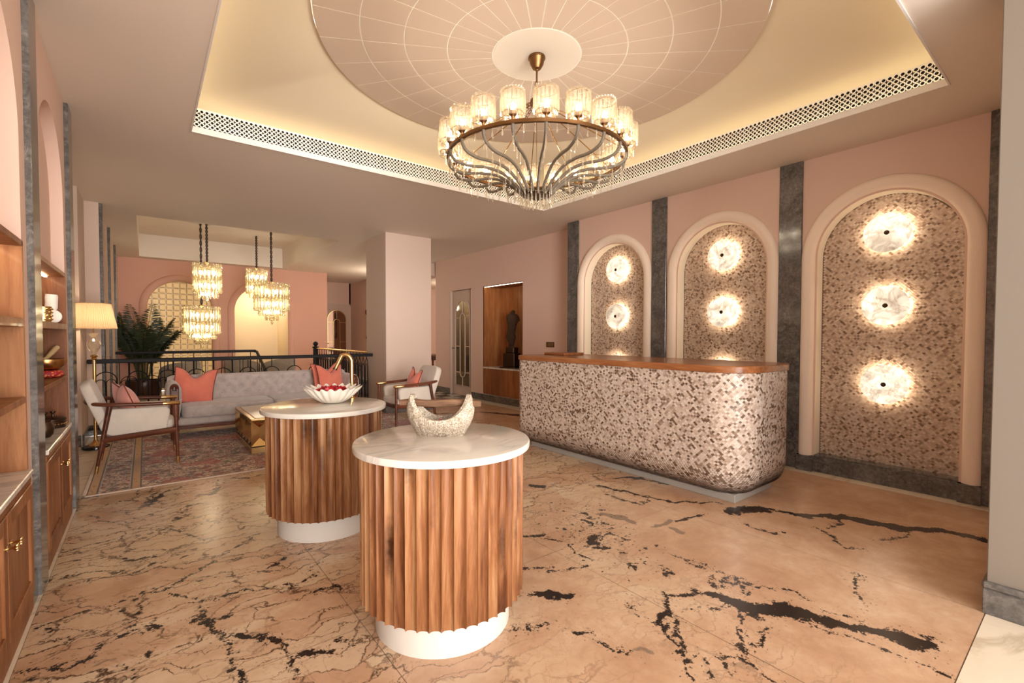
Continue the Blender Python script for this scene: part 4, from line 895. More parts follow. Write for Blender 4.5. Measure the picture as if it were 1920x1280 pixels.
ml = MB().tube([(-.05, -.10, -.035), (0, 0, .02), (.03, .09, .075), (.04, .115, .09)], [.011, .013, .019, .016], 12).build('mallet', plain('pale_mallet_wood', (.52, .36, .18), .5), None, .9); ml.location = (XF - .085, 4.60, zb + .118); tag(ml, 'pale wooden mallet resting in the copper singing bowl', 'mallet')
bx = thing('lidded_box', 'dark pierced brass box with two knobs on the cream marble counter', 'box', (XF - .085, 4.62, .690))
MB().lathe([(.085, 0), (.088, .004), (.088, .050), (.092, .054), (.092, .064), (.084, .070), (0, .074)], 28, cap1=False).build('body', M['darkbronze'], bx)
mm = MB()
for k in range(28): mm.sphere((.089 * math.cos(2 * PI * k / 28), .089 * math.sin(2 * PI * k / 28), .028), .006, 6, 4)
mm.build('studs', M['brass'], bx)
for s in (-1, 1): MB().lathe([(.009, 0), (.007, .018), (.008, .026), (.017, .034), (.017, .040), (0, .044)], 14, (s * .018, s * .022, .072)).build('knob', M['darkbronze'], bx)
pot = thing('small_urn', 'small dark bronze urn half hidden by the marble strip', 'urn', (XF - .06, 4.20, .690)); MB().lathe([(.03, 0), (.045, .02), (.050, .06), (.035, .10), (.038, .11)], 20).build('body', M['darkbronze'], pot)
# ------------------------------------------------------------------ rug
def rug_mat():
    t = NT('persian_rug'); c = t.co('Object'); s = t.n('SeparateXYZ', {0: c}); x, y = s.outputs[0], s.outputs[1]
    vo = t.n('TexVoronoi', {'Vector': c, 'Scale': 10.0}); v2 = t.n('TexVoronoi', {'Vector': t.co('Object', scale=(1, 1, 1), loc=(3.1, 1.7, 0)), 'Scale': 21.0}); n = t.noise(c, 24, 4, .65, 1.6); big = t.noise(c, 1.8, 3, .5)
    rnd = t.n('SeparateColor', {0: vo.outputs['Color']}).outputs[0]; rn2 = t.n('SeparateColor', {0: v2.outputs['Color']}).outputs[1]
    field = t.mix(t.ramp(big, [(.42, 0), (.56, 1)]), (.82, .60, .42), (.70, .47, .32))
    mot = t.ramp(rnd, [(0, (.42, .055, .035)), (.22, (.14, .06, .045)), (.4, (.52, .26, .13)), (.58, (.21, .13, .12)), (.72, (.33, .13, .08)), (.86, (.20, .17, .10))], 'CONSTANT')
    m2 = t.ramp(rn2, [(0, (.16, .075, .05)), (.3, (.50, .36, .25)), (.55, (.40, .10, .06)), (.75, (.15, .085, .07))], 'CONSTANT')
    col = t.mix(t.ramp(t.math('ADD', vo.outputs['Distance'], t.math('MULTIPLY', n, .5)), [(.62, .95), (.68, 0)]), field, mot)
    col = t.mix(t.ramp(t.math('ADD', v2.outputs['Distance'], t.math('MULTIPLY', n, .4)), [(.44, .95), (.49, 0)]), col, m2)
    wv = t.math('ABSOLUTE', t.math('SUBTRACT', t.noise(c, 9, 4, .6, 2.5), .5)); col = t.mix(t.ramp(wv, [(0, .9), (.036, .9), (.052, 0)]), col, (.085, .045, .035))
    red = t.math('MULTIPLY', t.ramp(t.noise(c, 2.4, 4), [(.50, 0), (.60, 1)]), t.ramp(n, [(.40, 0), (.50, .9)])); col = t.mix(t.math('MULTIPLY', red, t.math('GREATER_THAN', x, .40)), col, (.45, .085, .045))
    # borders along the left edge
    def band(a, b): return t.math('MULTIPLY', t.math('GREATER_THAN', x, a), t.math('LESS_THAN', x, b))
    fl = t.ramp(t.math('ADD', v2.outputs['Distance'], t.math('MULTIPLY', n, .3)), [(.28, 1), (.36, 0)])
    bc = t.mix(fl, (.62, .36, .13), t.ramp(rn2, [(0, (.10, .05, .05)), (.4, (.42, .06, .04)), (.7, (.06, .06, .10))], 'CONSTANT'))
    for a, b in ((.035, .095), (.325, .385)): col = t.mix(band(a, b), col, bc)
    for a in (.033, .098, .322, .388): col = t.mix(band(a - .006, a + .006), col, (.10, .075, .05))
    for a in (.108, .312): col = t.mix(band(a - .004, a + .004), col, (.55, .42, .30))
    pile = t.noise(c, 420, 2); t.bump(pile, .35, .003); col = t.mix(t.math('MULTIPLY', pile, .25), col, (.12, .07, .05))
    return t.bsdf(color=col, rough=.95, spec=.1, sheen=.2)
rg = thing('persian_rug', 'large faded red and beige floral rug under the seating group', 'rug', (-.436, 5.19, 0))
MB().box((1.87, 1.30, .006), (3.68, 2.54, .012), .003).build('pile', rug_mat(), rg, .3)
t = NT('rug_binding'); t.bump(t.noise(t.co('Object'), 500, 2), .3, .002); t.bsdf(color=(.56, .43, .34), rough=.95)
bd = MB()
for cx, c_y, sx, sy in ((1.87, .014, 3.74, .028), (1.87, 2.586, 3.74, .028), (.015, 1.3, .03, 2.6), (3.725, 1.3, .03, 2.6)): bd.box((cx, c_y, .007), (sx, sy, .014), .005)
bd.build('binding', t.m, rg, .8)
# ------------------------------------------------------------------ seating group
def fabric(name, c0, c1, sc=300, rough=.95, sheen=.3, blot=6):
    t = NT(name); c = t.co('Object'); n = t.noise(c, sc, 3, .7); b = t.noise(c, blot, 6, .65); t.bump(n, .25, .003)
    return t.bsdf(color=t.mix(t.math('ADD', t.math('MULTIPLY', t.ramp(b, [(.35, 0), (.65, 1)]), .7), t.math('MULTIPLY', n, .3)), c0, c1), rough=rough, spec=.15, sheen=sheen)
M['velvet'] = fabric('grey_velvet', (.37, .31, .285), (.52, .445, .415), 240, .8, .5, 11)
M['linen'] = fabric('cream_linen', (.56, .49, .42), (.66, .59, .515), 420)
M['coral'] = fabric('coral_velvet', (.64, .165, .115), (.74, .225, .155), 300, .9, .4)
M['pinkpil'] = fabric('dusty_pink_fabric', (.60, .25, .20), (.70, .32, .265), 400)
M['piping'] = plain('dark_piping', (.16, .035, .022), .8)
M['button'] = plain('velvet_button', (.42, .38, .36), .35)
def pad(w, d, h, p=5.0, n=22, crown=.0):
    """upholstered block: superellipse plan w x d, height h, softly rounded edges, origin at the bottom centre"""
    P = []; prof_ = [(.90, 0), (.97, .03), (1, .14), (1, .5), (1, .84), (.985, .93), (.95, .98), (.88, 1.0)]
    N = 44
    def se(t, s): c, q = math.cos(t), math.sin(t); return (w / 2 - (1 - s) * min(w, d) * .5) * math.copysign(abs(c) ** (2 / p), c), (d / 2 - (1 - s) * min(w, d) * .5) * math.copysign(abs(q) ** (2 / p), q)
    for s, z in prof_: P.append([(*se(2 * PI * k / N, s), z * h) for k in range(N)])
    m = MB().grid(P, cv=True); m.add(P[0][::-1], [tuple(range(N))])
    top = [[(x * f, y * f, h + crown * (1 - f * f)) for x, y, _ in P[-1]] for f in (1, .7, .4, .1)]; m.grid(top, cv=True); m.add(top[-1], [tuple(range(N))]); return m
def pillow(name, label, mat, loc, rot, w=.46, t=.15, chop=.10, group='scatter cushions'):
    N = 22; F, B = [], []
    for i in range(N + 1):
        u = -1 + 2 * i / N; rf, rb_ = [], []
        for j in range(N + 1):
            v = -1 + 2 * j / N; pin = .085; x = w / 2 * u * (1 - pin * (1 - v * v)); z = w / 2 * v * (1 - pin * (1 - u * u))
            z -= chop * math.exp(-(u / .42) ** 2) * max(0, (v + .2) / 1.2) ** 2
            th = t / 2 * max(0, (1 - abs(u) ** 2.6)) ** .75 * max(0, (1 - abs(v) ** 2.6)) ** .75 * (1 - .45 * math.exp(-(u / .22) ** 2) * max(0, v))
            rf.append((x, -th, z)); rb_.append((x, th, z))
        F.append(rf); B.append(rb_)
    m = MB().grid(F).grid(B[::-1]); root = m.build(name, mat, None, 1.3)
    ed = [F[0][j] for j in range(N)] + [F[i][N] for i in range(N)] + [F[N][N - j] for j in range(N)] + [F[N - i][0] for i in range(N)]
    MB().tube(ed, .0055, 6, closed=True).build('piping', M['piping'], root, 1.0); root.location = loc; root.rotation_euler = rot; return tag(root, label, 'cushion', group)
def superleg(m, p0, p1, r0, r1, n=10): return m.tube([p0, [(a + b) / 2 for a, b in zip(p0, p1)], p1], [r0, (r0 + r1) / 2, r1], n)
# sofa, faces the camera side (-y)
SFX, SFY = 1.44, 7.66
sofa = thing('tufted_sofa', 'long grey velvet sofa with a buttoned back and brown timber arm posts', 'sofa', (SFX, SFY, .012))
HW = 1.24
def leg4(par, xs_, ys_, z1, mat):
    for x in xs_:
        for y in ys_: superleg(MB(), (x, y, z1), (x, y + (.015 if y > 0 else -.0), 0), .027, .019, 10).build('leg', mat, par, .8)
leg4(sofa, (-HW + .06, HW - .06), (-.36, .33), .14, M['walnut'])
fr = MB()
for y in (-.36, .34): fr.box((0, y, .148), (2 * HW - .10, .035, .045), .004)
for x in (-HW + .06, HW - .06): fr.box((x, 0, .148), (.035, .70, .045), .004)
fr.build('frame', M['walnut'], sofa, .4)
MB().box((0, .0, .215), (2 * HW - .10, .74, .092), .02).build('seat_base', M['velvet'], sofa, .6)
for s in (-1, 1):
    pd = pad(HW - .16, .66, .165, 9, crown=.012).build('seat_cushion', M['velvet'], sofa, 1.2); pd.location = (s * (HW - .16) / 2, -.055, .262)
BT = [((-HW + .20) + (2 * HW - .40) * (k + (.5 if r % 2 else 0)) / 13, .505 + .095 * r) for r in range(3) for k in range(13 if r % 2 else 14)]
P = []; prof_ = [(.235, .40), (.240, .46)] + [(.245 + .05 * k / 14, .46 + .27 * k / 14) for k in range(1, 15)] + [(.305, .755), (.325, .772), (.352, .776), (.380, .768), (.395, .745), (.40, .70), (.39, .40), (.38, .18)]
for i in range(131):
    x = -HW + .03 + (2 * HW - .06) * i / 130; row = []
    for y, z in prof_:
        dp = 0
        if y < .31:
            for bx_, bz in BT:
                dd = ((x - bx_) / .030) ** 2 + ((z - bz) / .026) ** 2
                if dd < 9: dp += math.exp(-dd)
        ed = min(1, (HW - abs(x)) / .12); zz = z - (.045 * (1 - ed) ** 2 if z > .6 else 0)
        row.append((x, y + .042 * min(1, dp), zz))
    P.append(row)
mb = MB().grid(P); mb.add(P[0], [tuple(range(len(P[0])))]); mb.add(P[-1][::-1], [tuple(range(len(P[0])))]); mb.build('backrest', M['velvet'], sofa, 1.2)
btm = MB().sphere((0, 0, 0), .010, 8, 5, (1, .5, 1)).mesh('button', M['button'], 1.2)
for bx_, bz in BT: inst('button', btm, sofa, (bx_, .262 + .05 * (bz - .46) / .27, bz))
for s in (-1, 1):
    P = []
    for y in [-.30 + .68 * k / 8 for k in range(9)]:
        f = .985 if y < -.29 else 1; P.append([(s * (HW - .085 + .080 * f * math.cos(a) * (1 if a < PI or a > 2 * PI else 1)), y, .60 + .125 * math.sin(a) if math.sin(a) > 0 else .60 + .42 * math.sin(a)) for a in [2 * PI * k / 24 for k in range(24)]])
    mb = MB().grid(P, cv=True); mb.add(P[0], [tuple(range(24))]); mb.add(P[-1][::-1], [tuple(range(24))]); mb.build('arm', M['velvet'], sofa, 1.0)
    x0 = s * (HW - .085); mb = MB()
    for dx in (-.028, .028): mb.box((x0 + dx, -.345, .38), (.034, .045, .56), .01)
    mb.box((x0, -.352, .38), (.07, .03, .50), .004)
    mb.tube([(x0 - .028, -.345, .64)] + [(x0 + .028 * -math.cos(a), -.345, .66 + .035 * math.sin(a)) for a in [PI * k / 8 for k in range(9)]] + [(x0 + .028, -.345, .64)], .019, 8)
    mb.build('arm_post', M['walnut'], sofa, .6)
pillow('coral_cushion', 'coral velvet cushion with dark piping at the sofa end beside the cream armchair', M['coral'], (SFX - .92, SFY + .055, .655), (-.30, .10, -.25), .50, .17, .13, 'coral cushions on the sofa')
pillow('coral_cushion', 'front coral cushion at the sofa end nearest the pillar', M['coral'], (SFX + .90, SFY + .03, .655), (-.30, .03, .30), .46, .15, .12, 'coral cushions on the sofa')
pillow('coral_cushion', 'rear coral cushion mostly hidden behind the front one near the pillar', M['coral'], (SFX + .88, SFY + .13, .67), (-.22, -.05, .1), .48, .13, .11, 'coral cushions on the sofa')
# armchair, faces +x
def armchair(label, loc, rz):
    a = thing('armchair', label, 'armchair', loc, rz, 'cream armchairs with timber arms')
    for s in (-1, 1):
        l = superleg(MB(), (.305, s * .30, .62), (.318, s * .312, .0), .021, .0135, 12).build('leg', M['walnut'], a, .9); MB().tube([(.3165, s * .3112, .075), (.3178, s * .3118, .0)], [.0152, .0140], 12).build('brass_tip', M['brass'], l, .9)
        l = superleg(MB(), (-.215, s * .30, .645), (-.325, s * .312, .0), .024, .0135, 12).build('leg', M['walnut'], a, .9); MB().tube([(-.313, s * .3107, .075), (-.3245, s * .3118, .0)], [.0155, .0140], 12).build('brass_tip', M['brass'], l, .9)
        MB().tube([(-.275, s * .30, .315), (.31, s * .30, .355)], [.028, .030], 8, flat=1.0).build('side_rail', M['walnut'], a, .6)
        # upholstered side under the arm
        po = []
        for cx, cz, r, a0 in ((.205, .375, .03, -90), (.205, .545, .055, 0), (-.20, .575, .03, 90), (-.17, .47, .13, 180)):
            for k in range(7): t_ = math.radians(a0 + 15 * k); po.append((cx + r * math.cos(t_), cz + r * math.sin(t_)))
        m = MB()
        for dy, sc in ((0, .94), (.010, 1.0), (.050, 1.0), (.060, .94)):
            pass
        cxm, czm = sum(p[0] for p in po) / len(po), sum(p[1] for p in po) / len(po)
        rows_ = [[(cxm + (u - cxm) * sc, s * (.215 + dy), czm + (w_ - czm) * sc) for u, w_ in po] for dy, sc in ((0, .93), (.008, .985), (.02, 1), (.052, 1), (.064, .985), (.072, .93))]
        m.grid(rows_, cv=True); m.add(rows_[0], [tuple(range(len(po)))]); m.add(rows_[-1][::-1], [tuple(range(len(po)))]); m.build('side_panel', M['linen'], a, 1.0)
    for x, z in ((.30, .352), (-.27, .315)): MB().box((x, 0, z), (.035, .60, .055), .006).build('cross_rail', M['walnut'], a, .5)
    path = [(.335, -.305, .628), (.20, -.308, .634), (.0, -.312, .642), (-.20, -.312, .655), (-.30, -.285, .664), (-.375, -.20, .672), (-.40, -.08, .676), (-.402, 0, .677)]
    path = path + [(x, -y, z) for x, y, z in path[-2::-1]]; pp = smooth_path(path, 5)
    MB().tube(pp, .0235, 12, flat=.80).build('arm_rail', M['walnut'], a, 1.0)
    for s in (-1, 1): MB().tube([(.345, s * .305, .628), (.338, s * .305, .628), (.20, s * .308, .634)], [.014, .0252, .0252], 12, flat=.82).build('brass_cuff', M['brass'], a, 1.0)
    c = pad(.56, .455, .125, 7, crown=.02).build('seat_cushion', M['linen'], a, 1.2); c.location = (.02, 0, .325)
    bk_ = pad(.50, .54, .09, 6, crown=.012).build('backrest', M['linen'], a, 1.2); bk_.rotation_euler = (0, math.radians(70), 0); bk_.location = (-.365, 0, .625)
    return a
armchair('cream armchair with walnut frame facing the sofa, beside the floor lamp', (-.065, 6.283, .012), 0)
armchair('cream armchair with walnut frame in front of the pink pillar', (3.02, 6.33, .012), PI + .0)
pillow('pink_cushion', 'dusty pink cushion with one dark welt on the armchair by the lamp', M['pinkpil'], (-.15, 6.27, .645), (-.38, 0, PI / 2 + .25), .46, .17, .03, 'armchair cushions')
pillow('pink_cushion', 'coral pink cushion on the armchair in front of the pillar', M['coral'], (3.10, 6.31, .645), (-.32, .05, -PI / 2 - .15), .46, .14, .12, 'armchair cushions')
# brass coffee table with faceted sides
tb = thing('coffee_table', 'faceted polished brass coffee table with cream top, half hidden by the second drum table', 'table', (.918, 5.889, .012))
LX, LY, Z0, Z1 = .72, 1.17, .085, .375
MB().box((LX / 2, LY / 2, .036), (LX, LY, .072), .003).build('plinth', M['brass'], tb, .3); MB().box((LX / 2, LY / 2, .078), (LX - .03, LY - .03, .014)).build('shadow_gap', M['dark'], tb)
MB().box((LX / 2, LY / 2, .383), (LX - .005, LY - .005, .016), .002).build('rim', M['brass'], tb, .3); MB().box((LX / 2, LY / 2, .394), (LX - .10, LY - .10, .010), .002).build('inlay', plain('cream_inlay', (.78, .66, .46), .15), tb, .3)
M['brassm'] = plain('mirror_brass', (.72, .52, .27), .10, 1.0)
def facets(p0, du, n, length, nrm):
    for k in range(n):
        a = length * k / n; b_ = length * (k + 1) / n; m = MB(); q = lambda s, z, d=0: (p0[0] + du[0] * s - nrm[0] * d, p0[1] + du[1] * s - nrm[1] * d, z)
        zc, zh = (Z0 + Z1) / 2, (Z1 - Z0) / 2; c1, c2 = q((a + b_) / 2, zc + .06, .035), q((a + b_) / 2, zc - .06, .035); A, B_, C_, D_ = q(a, Z0), q(b_, Z0), q(b_, Z1), q(a, Z1)
        m.face([A, B_, c2]); m.face([C_, D_, c1]); m.face([D_, A, c2, c1]); m.face([B_, C_, c1, c2]); m.build('facet', M['brassm'], tb, 0)
facets((0, 0), (1, 0), 4, LX, (0, -1)); facets((0, 0), (0, 1), 6, LY, (-1, 0)); facets((0, LY), (1, 0), 4, LX, (0, 1)); facets((LX, 0), (0, 1), 6, LY, (1, 0))
# floor lamp
lp = thing('floor_lamp', 'brass floor lamp with crystal urn and lit pleated cream shade', 'lamp', (-.478, 7.40, 0))
MB().lathe([(.125, 0), (.130, .008), (.128, .028), (.105, .036), (0, .038)], 36, cap1=False).build('base', M['blackgloss'], lp)
MB().lathe([(.075, .036), (.07, .05), (.045, .066), (.028, .085), (.022, .10)], 24).build('base_cup', M['brass'], lp); MB().tube([(0, 0, .09), (0, 0, 1.07)], .0175, 14).build('pole', M['brass'], lp, 1)
MB().lathe([(.018, 1.05), (.030, 1.065), (.022, 1.08), (.036, 1.095), (.030, 1.11), (.016, 1.115)], 20).build('collar', M['brass'], lp)
MB().lathe([(.018, 1.115), (.024, 1.14), (.055, 1.19), (.066, 1.235), (.055, 1.275), (.026, 1.30), (.022, 1.32), (.048, 1.36), (.050, 1.368), (.020, 1.372)], 14).build('crystal_urn', M['crystal'], lp, .2)
MB().tube([(0, 0, 1.37), (0, 0, 1.47)], .007, 8).build('stem', M['gold'], lp)
P = [[((.213 - .055 * v + .0075 * (i % 2)) * math.cos(2 * PI * i / 120), (.213 - .055 * v + .0075 * (i % 2)) * math.sin(2 * PI * i / 120), 1.425 + .292 * v) for i in range(120)] for v in (0, .25, .5, .75, 1)]
t = NT('pleated_silk'); tl = t.n('BsdfTranslucent', {0: (.46, .34, .22)}); df = t.n('BsdfDiffuse', {0: (.78, .58, .38)}); mx = t.n('MixShader', {0: .45, 1: tl, 2: df}); t.t.links.new(mx.outputs[0], t.out.inputs[0])
MB().grid(P, cv=True).build('lamp_shade', t.m, lp, 0); tr_ = MB()
for r, z in ((.214, 1.425), (.160, 1.717)): tr_.tube([(r * math.cos(2 * PI * i / 48), r * math.sin(2 * PI * i / 48), z) for i in range(48)], .004, 6, closed=True)
tr_.build('shade_trim', plain('shade_trim', (.55, .36, .2), .7), lp, 1); MB().sphere((0, 0, 1.55), .032, 10, 8).build('bulb', M['lampbulb'] if 'lampbulb' in M else glow('lit_lamp_bulb', (1, .78, .48), 170.0), lp, 1)
# ------------------------------------------------------------------ big chandelier
ch = thing('ring_chandelier', 'large bronze ring chandelier with twenty crystal shades and hanging drops', 'chandelier', (DC[0], DC[1], 0))
MB().lathe([(.064, 3.519), (.066, 3.508), (.060, 3.500), (.052, 3.46), (.032, 3.425), (.012, 3.418), (.010, 3.41)], 28).build('canopy', M['bronze'], ch)
mm = MB()
for k in range(32): mm.sphere((.062 * math.cos(k * PI / 16), .062 * math.sin(k * PI / 16), 3.504), .0055, 6, 4)
mm.build('beading', M['bronze'], ch); MB().tube([(0, 0, 3.42), (0, 0, 3.325)], .0075, 10).build('rod', M['bronze'], ch)
def link(c, r, rz, par, tilt=0, th=.0032, el=1.25):
    pts = [(r * math.cos(2 * PI * k / 14), 0, r * el * math.sin(2 * PI * k / 14)) for k in range(14)]
    return MB().tube(pts, th, 6, closed=True).build('chain_link', M['bronze'], par, 1, loc=c, rot=(0, tilt, rz))
for k in range(4): link((0, 0, 3.305 - .030 * k), .014 if k else .019, (k % 2) * PI / 2, ch)
MB().lathe([(.008, 3.215), (.020, 3.21), (.046, 3.19), (.052, 3.168), (.044, 3.145), (.020, 3.128), (.012, 3.118), (0, 3.116)], 24, cap1=False).build('hub_ball', M['bronze'], ch)
RR, RZ = .685, 2.710
MB().grid([[(r * math.cos(2 * PI * k / 120), r * math.sin(2 * PI * k / 120), z) for r, z in ((RR - .012, RZ), (RR - .012, RZ + .022), (RR + .012, RZ + .022), (RR + .012, RZ))] for k in range(120)], cu=True, cv=True).build('ring', M['bronze'], ch, .6)
for k in range(10):
    a = (k + .5) * PI / 5; ca, sa = math.cos(a), math.sin(a); p0 = Vector((.045 * ca, .045 * sa, 3.15)); p1 = Vector((RR * ca, RR * sa, RZ + .02)); d = (p1 - p0)
    for j in range(5): pj = p0 + d * (.02 + j * .038); link(pj, .013, a, ch, math.atan2(math.hypot(d.x, d.y), -d.z) * -1 + (0), .0026, 1.3)
    MB().tube([p0 + d * .20, p1], .0042, 6).build('suspension_rod', M['brass'], ch)
t = NT('beaded_glass_sleeve'); w_ = t.n('TexWave', {'Vector': t.co('Generated'), 'Scale': 40}, wave_type='BANDS'); n1 = t.noise(t.co('Object'), 260, 3); t.bump(n1, .8, .004); t.bsdf(color=t.mix(n1, (.035, .026, .019), (.21, .165, .12)), rough=.45, spec=.35); M['sleeve'] = t.m
armp = smooth_path([(.105, 0, 2.452), (.135, 0, 2.475), (.20, 0, 2.535), (.30, 0, 2.595), (.42, 0, 2.615), (.54, 0, 2.612), (.635, 0, 2.632), (.677, 0, 2.672), (RR, 0, RZ)], 5)
armm = MB().tube(armp, .0115, 10).mesh('arm', M['sleeve'], 1.2)
sock = MB().lathe([(.006, 0), (.012, .004), (.010, .018), (.016, .026), (.026, .036), (.030, .058), (.0, .060)], 16, (RR, 0, RZ + .02), cap1=False).mesh('socket', M['bronze'], .9)
SZ0, SZ1 = RZ + .040, RZ + .215
shm = MB()
for k in range(16):
    a = 2 * PI * k / 16; Mx = Matrix.Translation((RR + .076 * math.cos(a), .076 * math.sin(a), 0)) @ Matrix.Rotation(a, 4, 'Z')
    shm.prism([(-.005, -.0118), (.001, -.0118), (.009, 0), (.001, .0118), (-.005, .0118)], SZ0 + .018, SZ1 - .018, lambda u, w, h, Mx=Mx: tuple(Mx @ Vector((u, w, h))))
for zr, n_ in ((SZ1 - .010, 24),):
    for k in range(n_): a = 2 * PI * k / n_; shm.sphere((RR + .074 * math.cos(a), .074 * math.sin(a), zr), .0085, 6, 4)
for k in range(20):
    a = 2 * PI * k / 20; Mx = Matrix.Translation((RR + .066 * math.cos(a), .066 * math.sin(a), 0)) @ Matrix.Rotation(a, 4, 'Z')
    shm.prism([(-.003, -.009), (.002, -.009), (.005, 0), (.002, .009), (-.003, .009)], SZ0 - .006, SZ0 + .03, lambda u, w, h, Mx=Mx: tuple(Mx @ Vector((u, w, h))))
shm = shm.mesh('lamp_shade', M['crystal'], 0, fix=False)
hoop = MB()
for z in (SZ0 + .022, SZ1 - .022): hoop.tube([(RR + .070 * math.cos(2 * PI * k / 28), .070 * math.sin(2 * PI * k / 28), z) for k in range(28)], .0022, 5, closed=True)
for k in range(4): a = k * PI / 2; hoop.tube([(RR, 0, RZ + .06), (RR + .05 * math.cos(a), .05 * math.sin(a), SZ0 + .012), (RR + .068 * math.cos(a), .068 * math.sin(a), SZ0 + .022)], .002, 5)
hoop = hoop.mesh('shade_hoop', M['bronze'], .9); blb = MB().lathe([(.006, 0), (.013, .012), (.014, .030), (.007, .052), (0, .062)], 8, (RR, 0, RZ + .080), cap1=False).mesh('bulb', M['bulb'], 1)
def dropm(L, r): return MB().lathe([(0, 0), (r * .45, -.006), (r * .35, -.012), (.0012, -.016), (r * .55, -.03), (r, -L * .86), (r * .6, -L * .97), (0, -L)], 6, cap0=False, cap1=False).mesh('crystal_drop', M['drop'], 0)
d1, d2, d3 = dropm(.068, .0080), dropm(.085, .0074), dropm(.092, .0078)
for k in range(20):
    a = k * PI / 10; inst('arm', armm, ch, None, a); s = inst('lamp_shade', shm, ch, None, a); inst('socket', sock, ch, None, a); inst('bulb', blb, s); inst('hoop', hoop, s)
    for j in (.33, .67): b_ = a + j * PI / 10; inst('crystal_drop', d1, ch, (RR * math.cos(b_), RR * math.sin(b_), RZ), b_)
    for q in (8, 13, 18, 23, 27, 31, 35):
        p = armp[min(q, len(armp) - 1)]; inst('crystal_drop', d2, ch, (p.x * math.cos(a), p.x * math.sin(a), p.z - .010), a)
for r, n_, z, me in ((.125, 26, 2.455, d3), (.085, 18, 2.445, d3), (.045, 10, 2.44, d3)):
    for k in range(n_): a = 2 * PI * (k + .4) / n_; inst('crystal_drop', me, ch, (r * math.cos(a), r * math.sin(a), z), a)
MB().lathe([(0, 2.505), (.05, 2.50), (.112, 2.478), (.118, 2.462), (.118, 2.448), (.11, 2.44), (0, 2.438)], 40, cap0=False, cap1=False).build('hub_plate', M['darkbronze'], ch)
MB().tube([(0, 0, 2.50), (0, 0, 3.12)], .0022, 5).build('centre_cable', M['bronze'], ch)
# ------------------------------------------------------------------ four glass pendants over the stair well
def tubeglass(L, r): return MB().lathe([(0, -.026), (r * .55, -.022), (r * .72, -.010), (r * .45, .002), (r * 1.05, .016), (r * .95, .034), (r * .60, .055), (r * .78, L * .5), (r * .60, L - .055), (r * 1.0, L - .030), (r * .95, L - .012), (r * .45, L + .004), (r * .75, L + .018), (r * .55, L + .032), (0, L + .036)], 8, cap1=False).mesh('glass_tube', M['amberglass'], .9)
gt = tubeglass(.27, .030); gs = tubeglass(.12, .026)
cordm = NT('dark_cord'); cordm.bsdf(color=(.055, .030, .022), rough=.8)
def pendant(label, x, y, ztop, R_, tiers):
    p = thing('glass_pendant', label, 'pendant lamp', (x, y, ztop), rng.uniform(0, 1), 'tiered glass pendants over the stair well')
    cd = MB(); Lc = ZV - ztop
    for s in (0, PI): cd.tube([(.013 * math.cos(k * .9 + s), .013 * math.sin(k * .9 + s), .02 + (Lc - .02) * k / 44) for k in range(45)], .011, 6)
    cd.build('cord', cordm.m, p, 1.0)
    MB().lathe([(.045, .03), (.05, .02), (.03, .0), (.012, -.02)], 16).build('cap', M['brass'], p)
    fr = MB(); fr.tube([(0, 0, .02), (0, 0, -sum(t_[1] for t_ in tiers) - .08)], .008, 8); z = -.03
    for rr, h in tiers:
        fr.tube([(rr * math.cos(2 * PI * k / 24), rr * math.sin(2 * PI * k / 24), z - .05) for k in range(24)], .004, 5, closed=True)
        for k in range(3): fr.tube([(0, 0, z - .05), (rr * math.cos(k * 2.094), rr * math.sin(k * 2.094), z - .05)], .003, 4)
        n_ = max(5, int(2 * PI * rr / .066)); me = gt if h > .22 else gs
        for k in range(n_): a = 2 * PI * k / n_ + rr; inst('glass_tube', me, p, (rr * math.cos(a), rr * math.sin(a), z - h), a)
        if rr > .12:
            for k in range(6 if rr > .2 else 4): a = k * 2 * PI / (6 if rr > .2 else 4); o = MB().sphere((rr * .55 * math.cos(a), rr * .55 * math.sin(a), z - h * .52), .020, 8, 6, (1, 1, 1.8)).build('bulb', M['pbulb'], p, 1)
        z -= h - .022
    fr.build('frame', M['brass'], p, .9); MB().lathe([(.012, 0), (.026, -.02), (.014, -.04), (.03, -.065), (.012, -.09), (0, -.10)], 10, (0, 0, z - .03), cap1=False).build('finial', M['amberglass'], p, .9)
pendant('glass pendant on the cord nearer the stair rail, upper of the left pair', .975, 10.9, 2.74, .225, [(.225, .27), (.225, .27), (.165, .12)])
pendant('wide low glass pendant hanging just above the far railing', .925, 11.5, 1.93, .31, [(.31, .27), (.31, .27), (.235, .12), (.11, .12)])
pendant('narrow glass pendant mostly hidden behind the wide right-hand one', 2.04, 12.1, 2.86, .205, [(.205, .27), (.205, .27), (.14, .12)])
pendant('wide glass pendant hanging in front of the yellow lit arch', 2.075, 10.7, 2.42, .315, [(.315, .27), (.315, .27), (.235, .12), (.11, .12)])
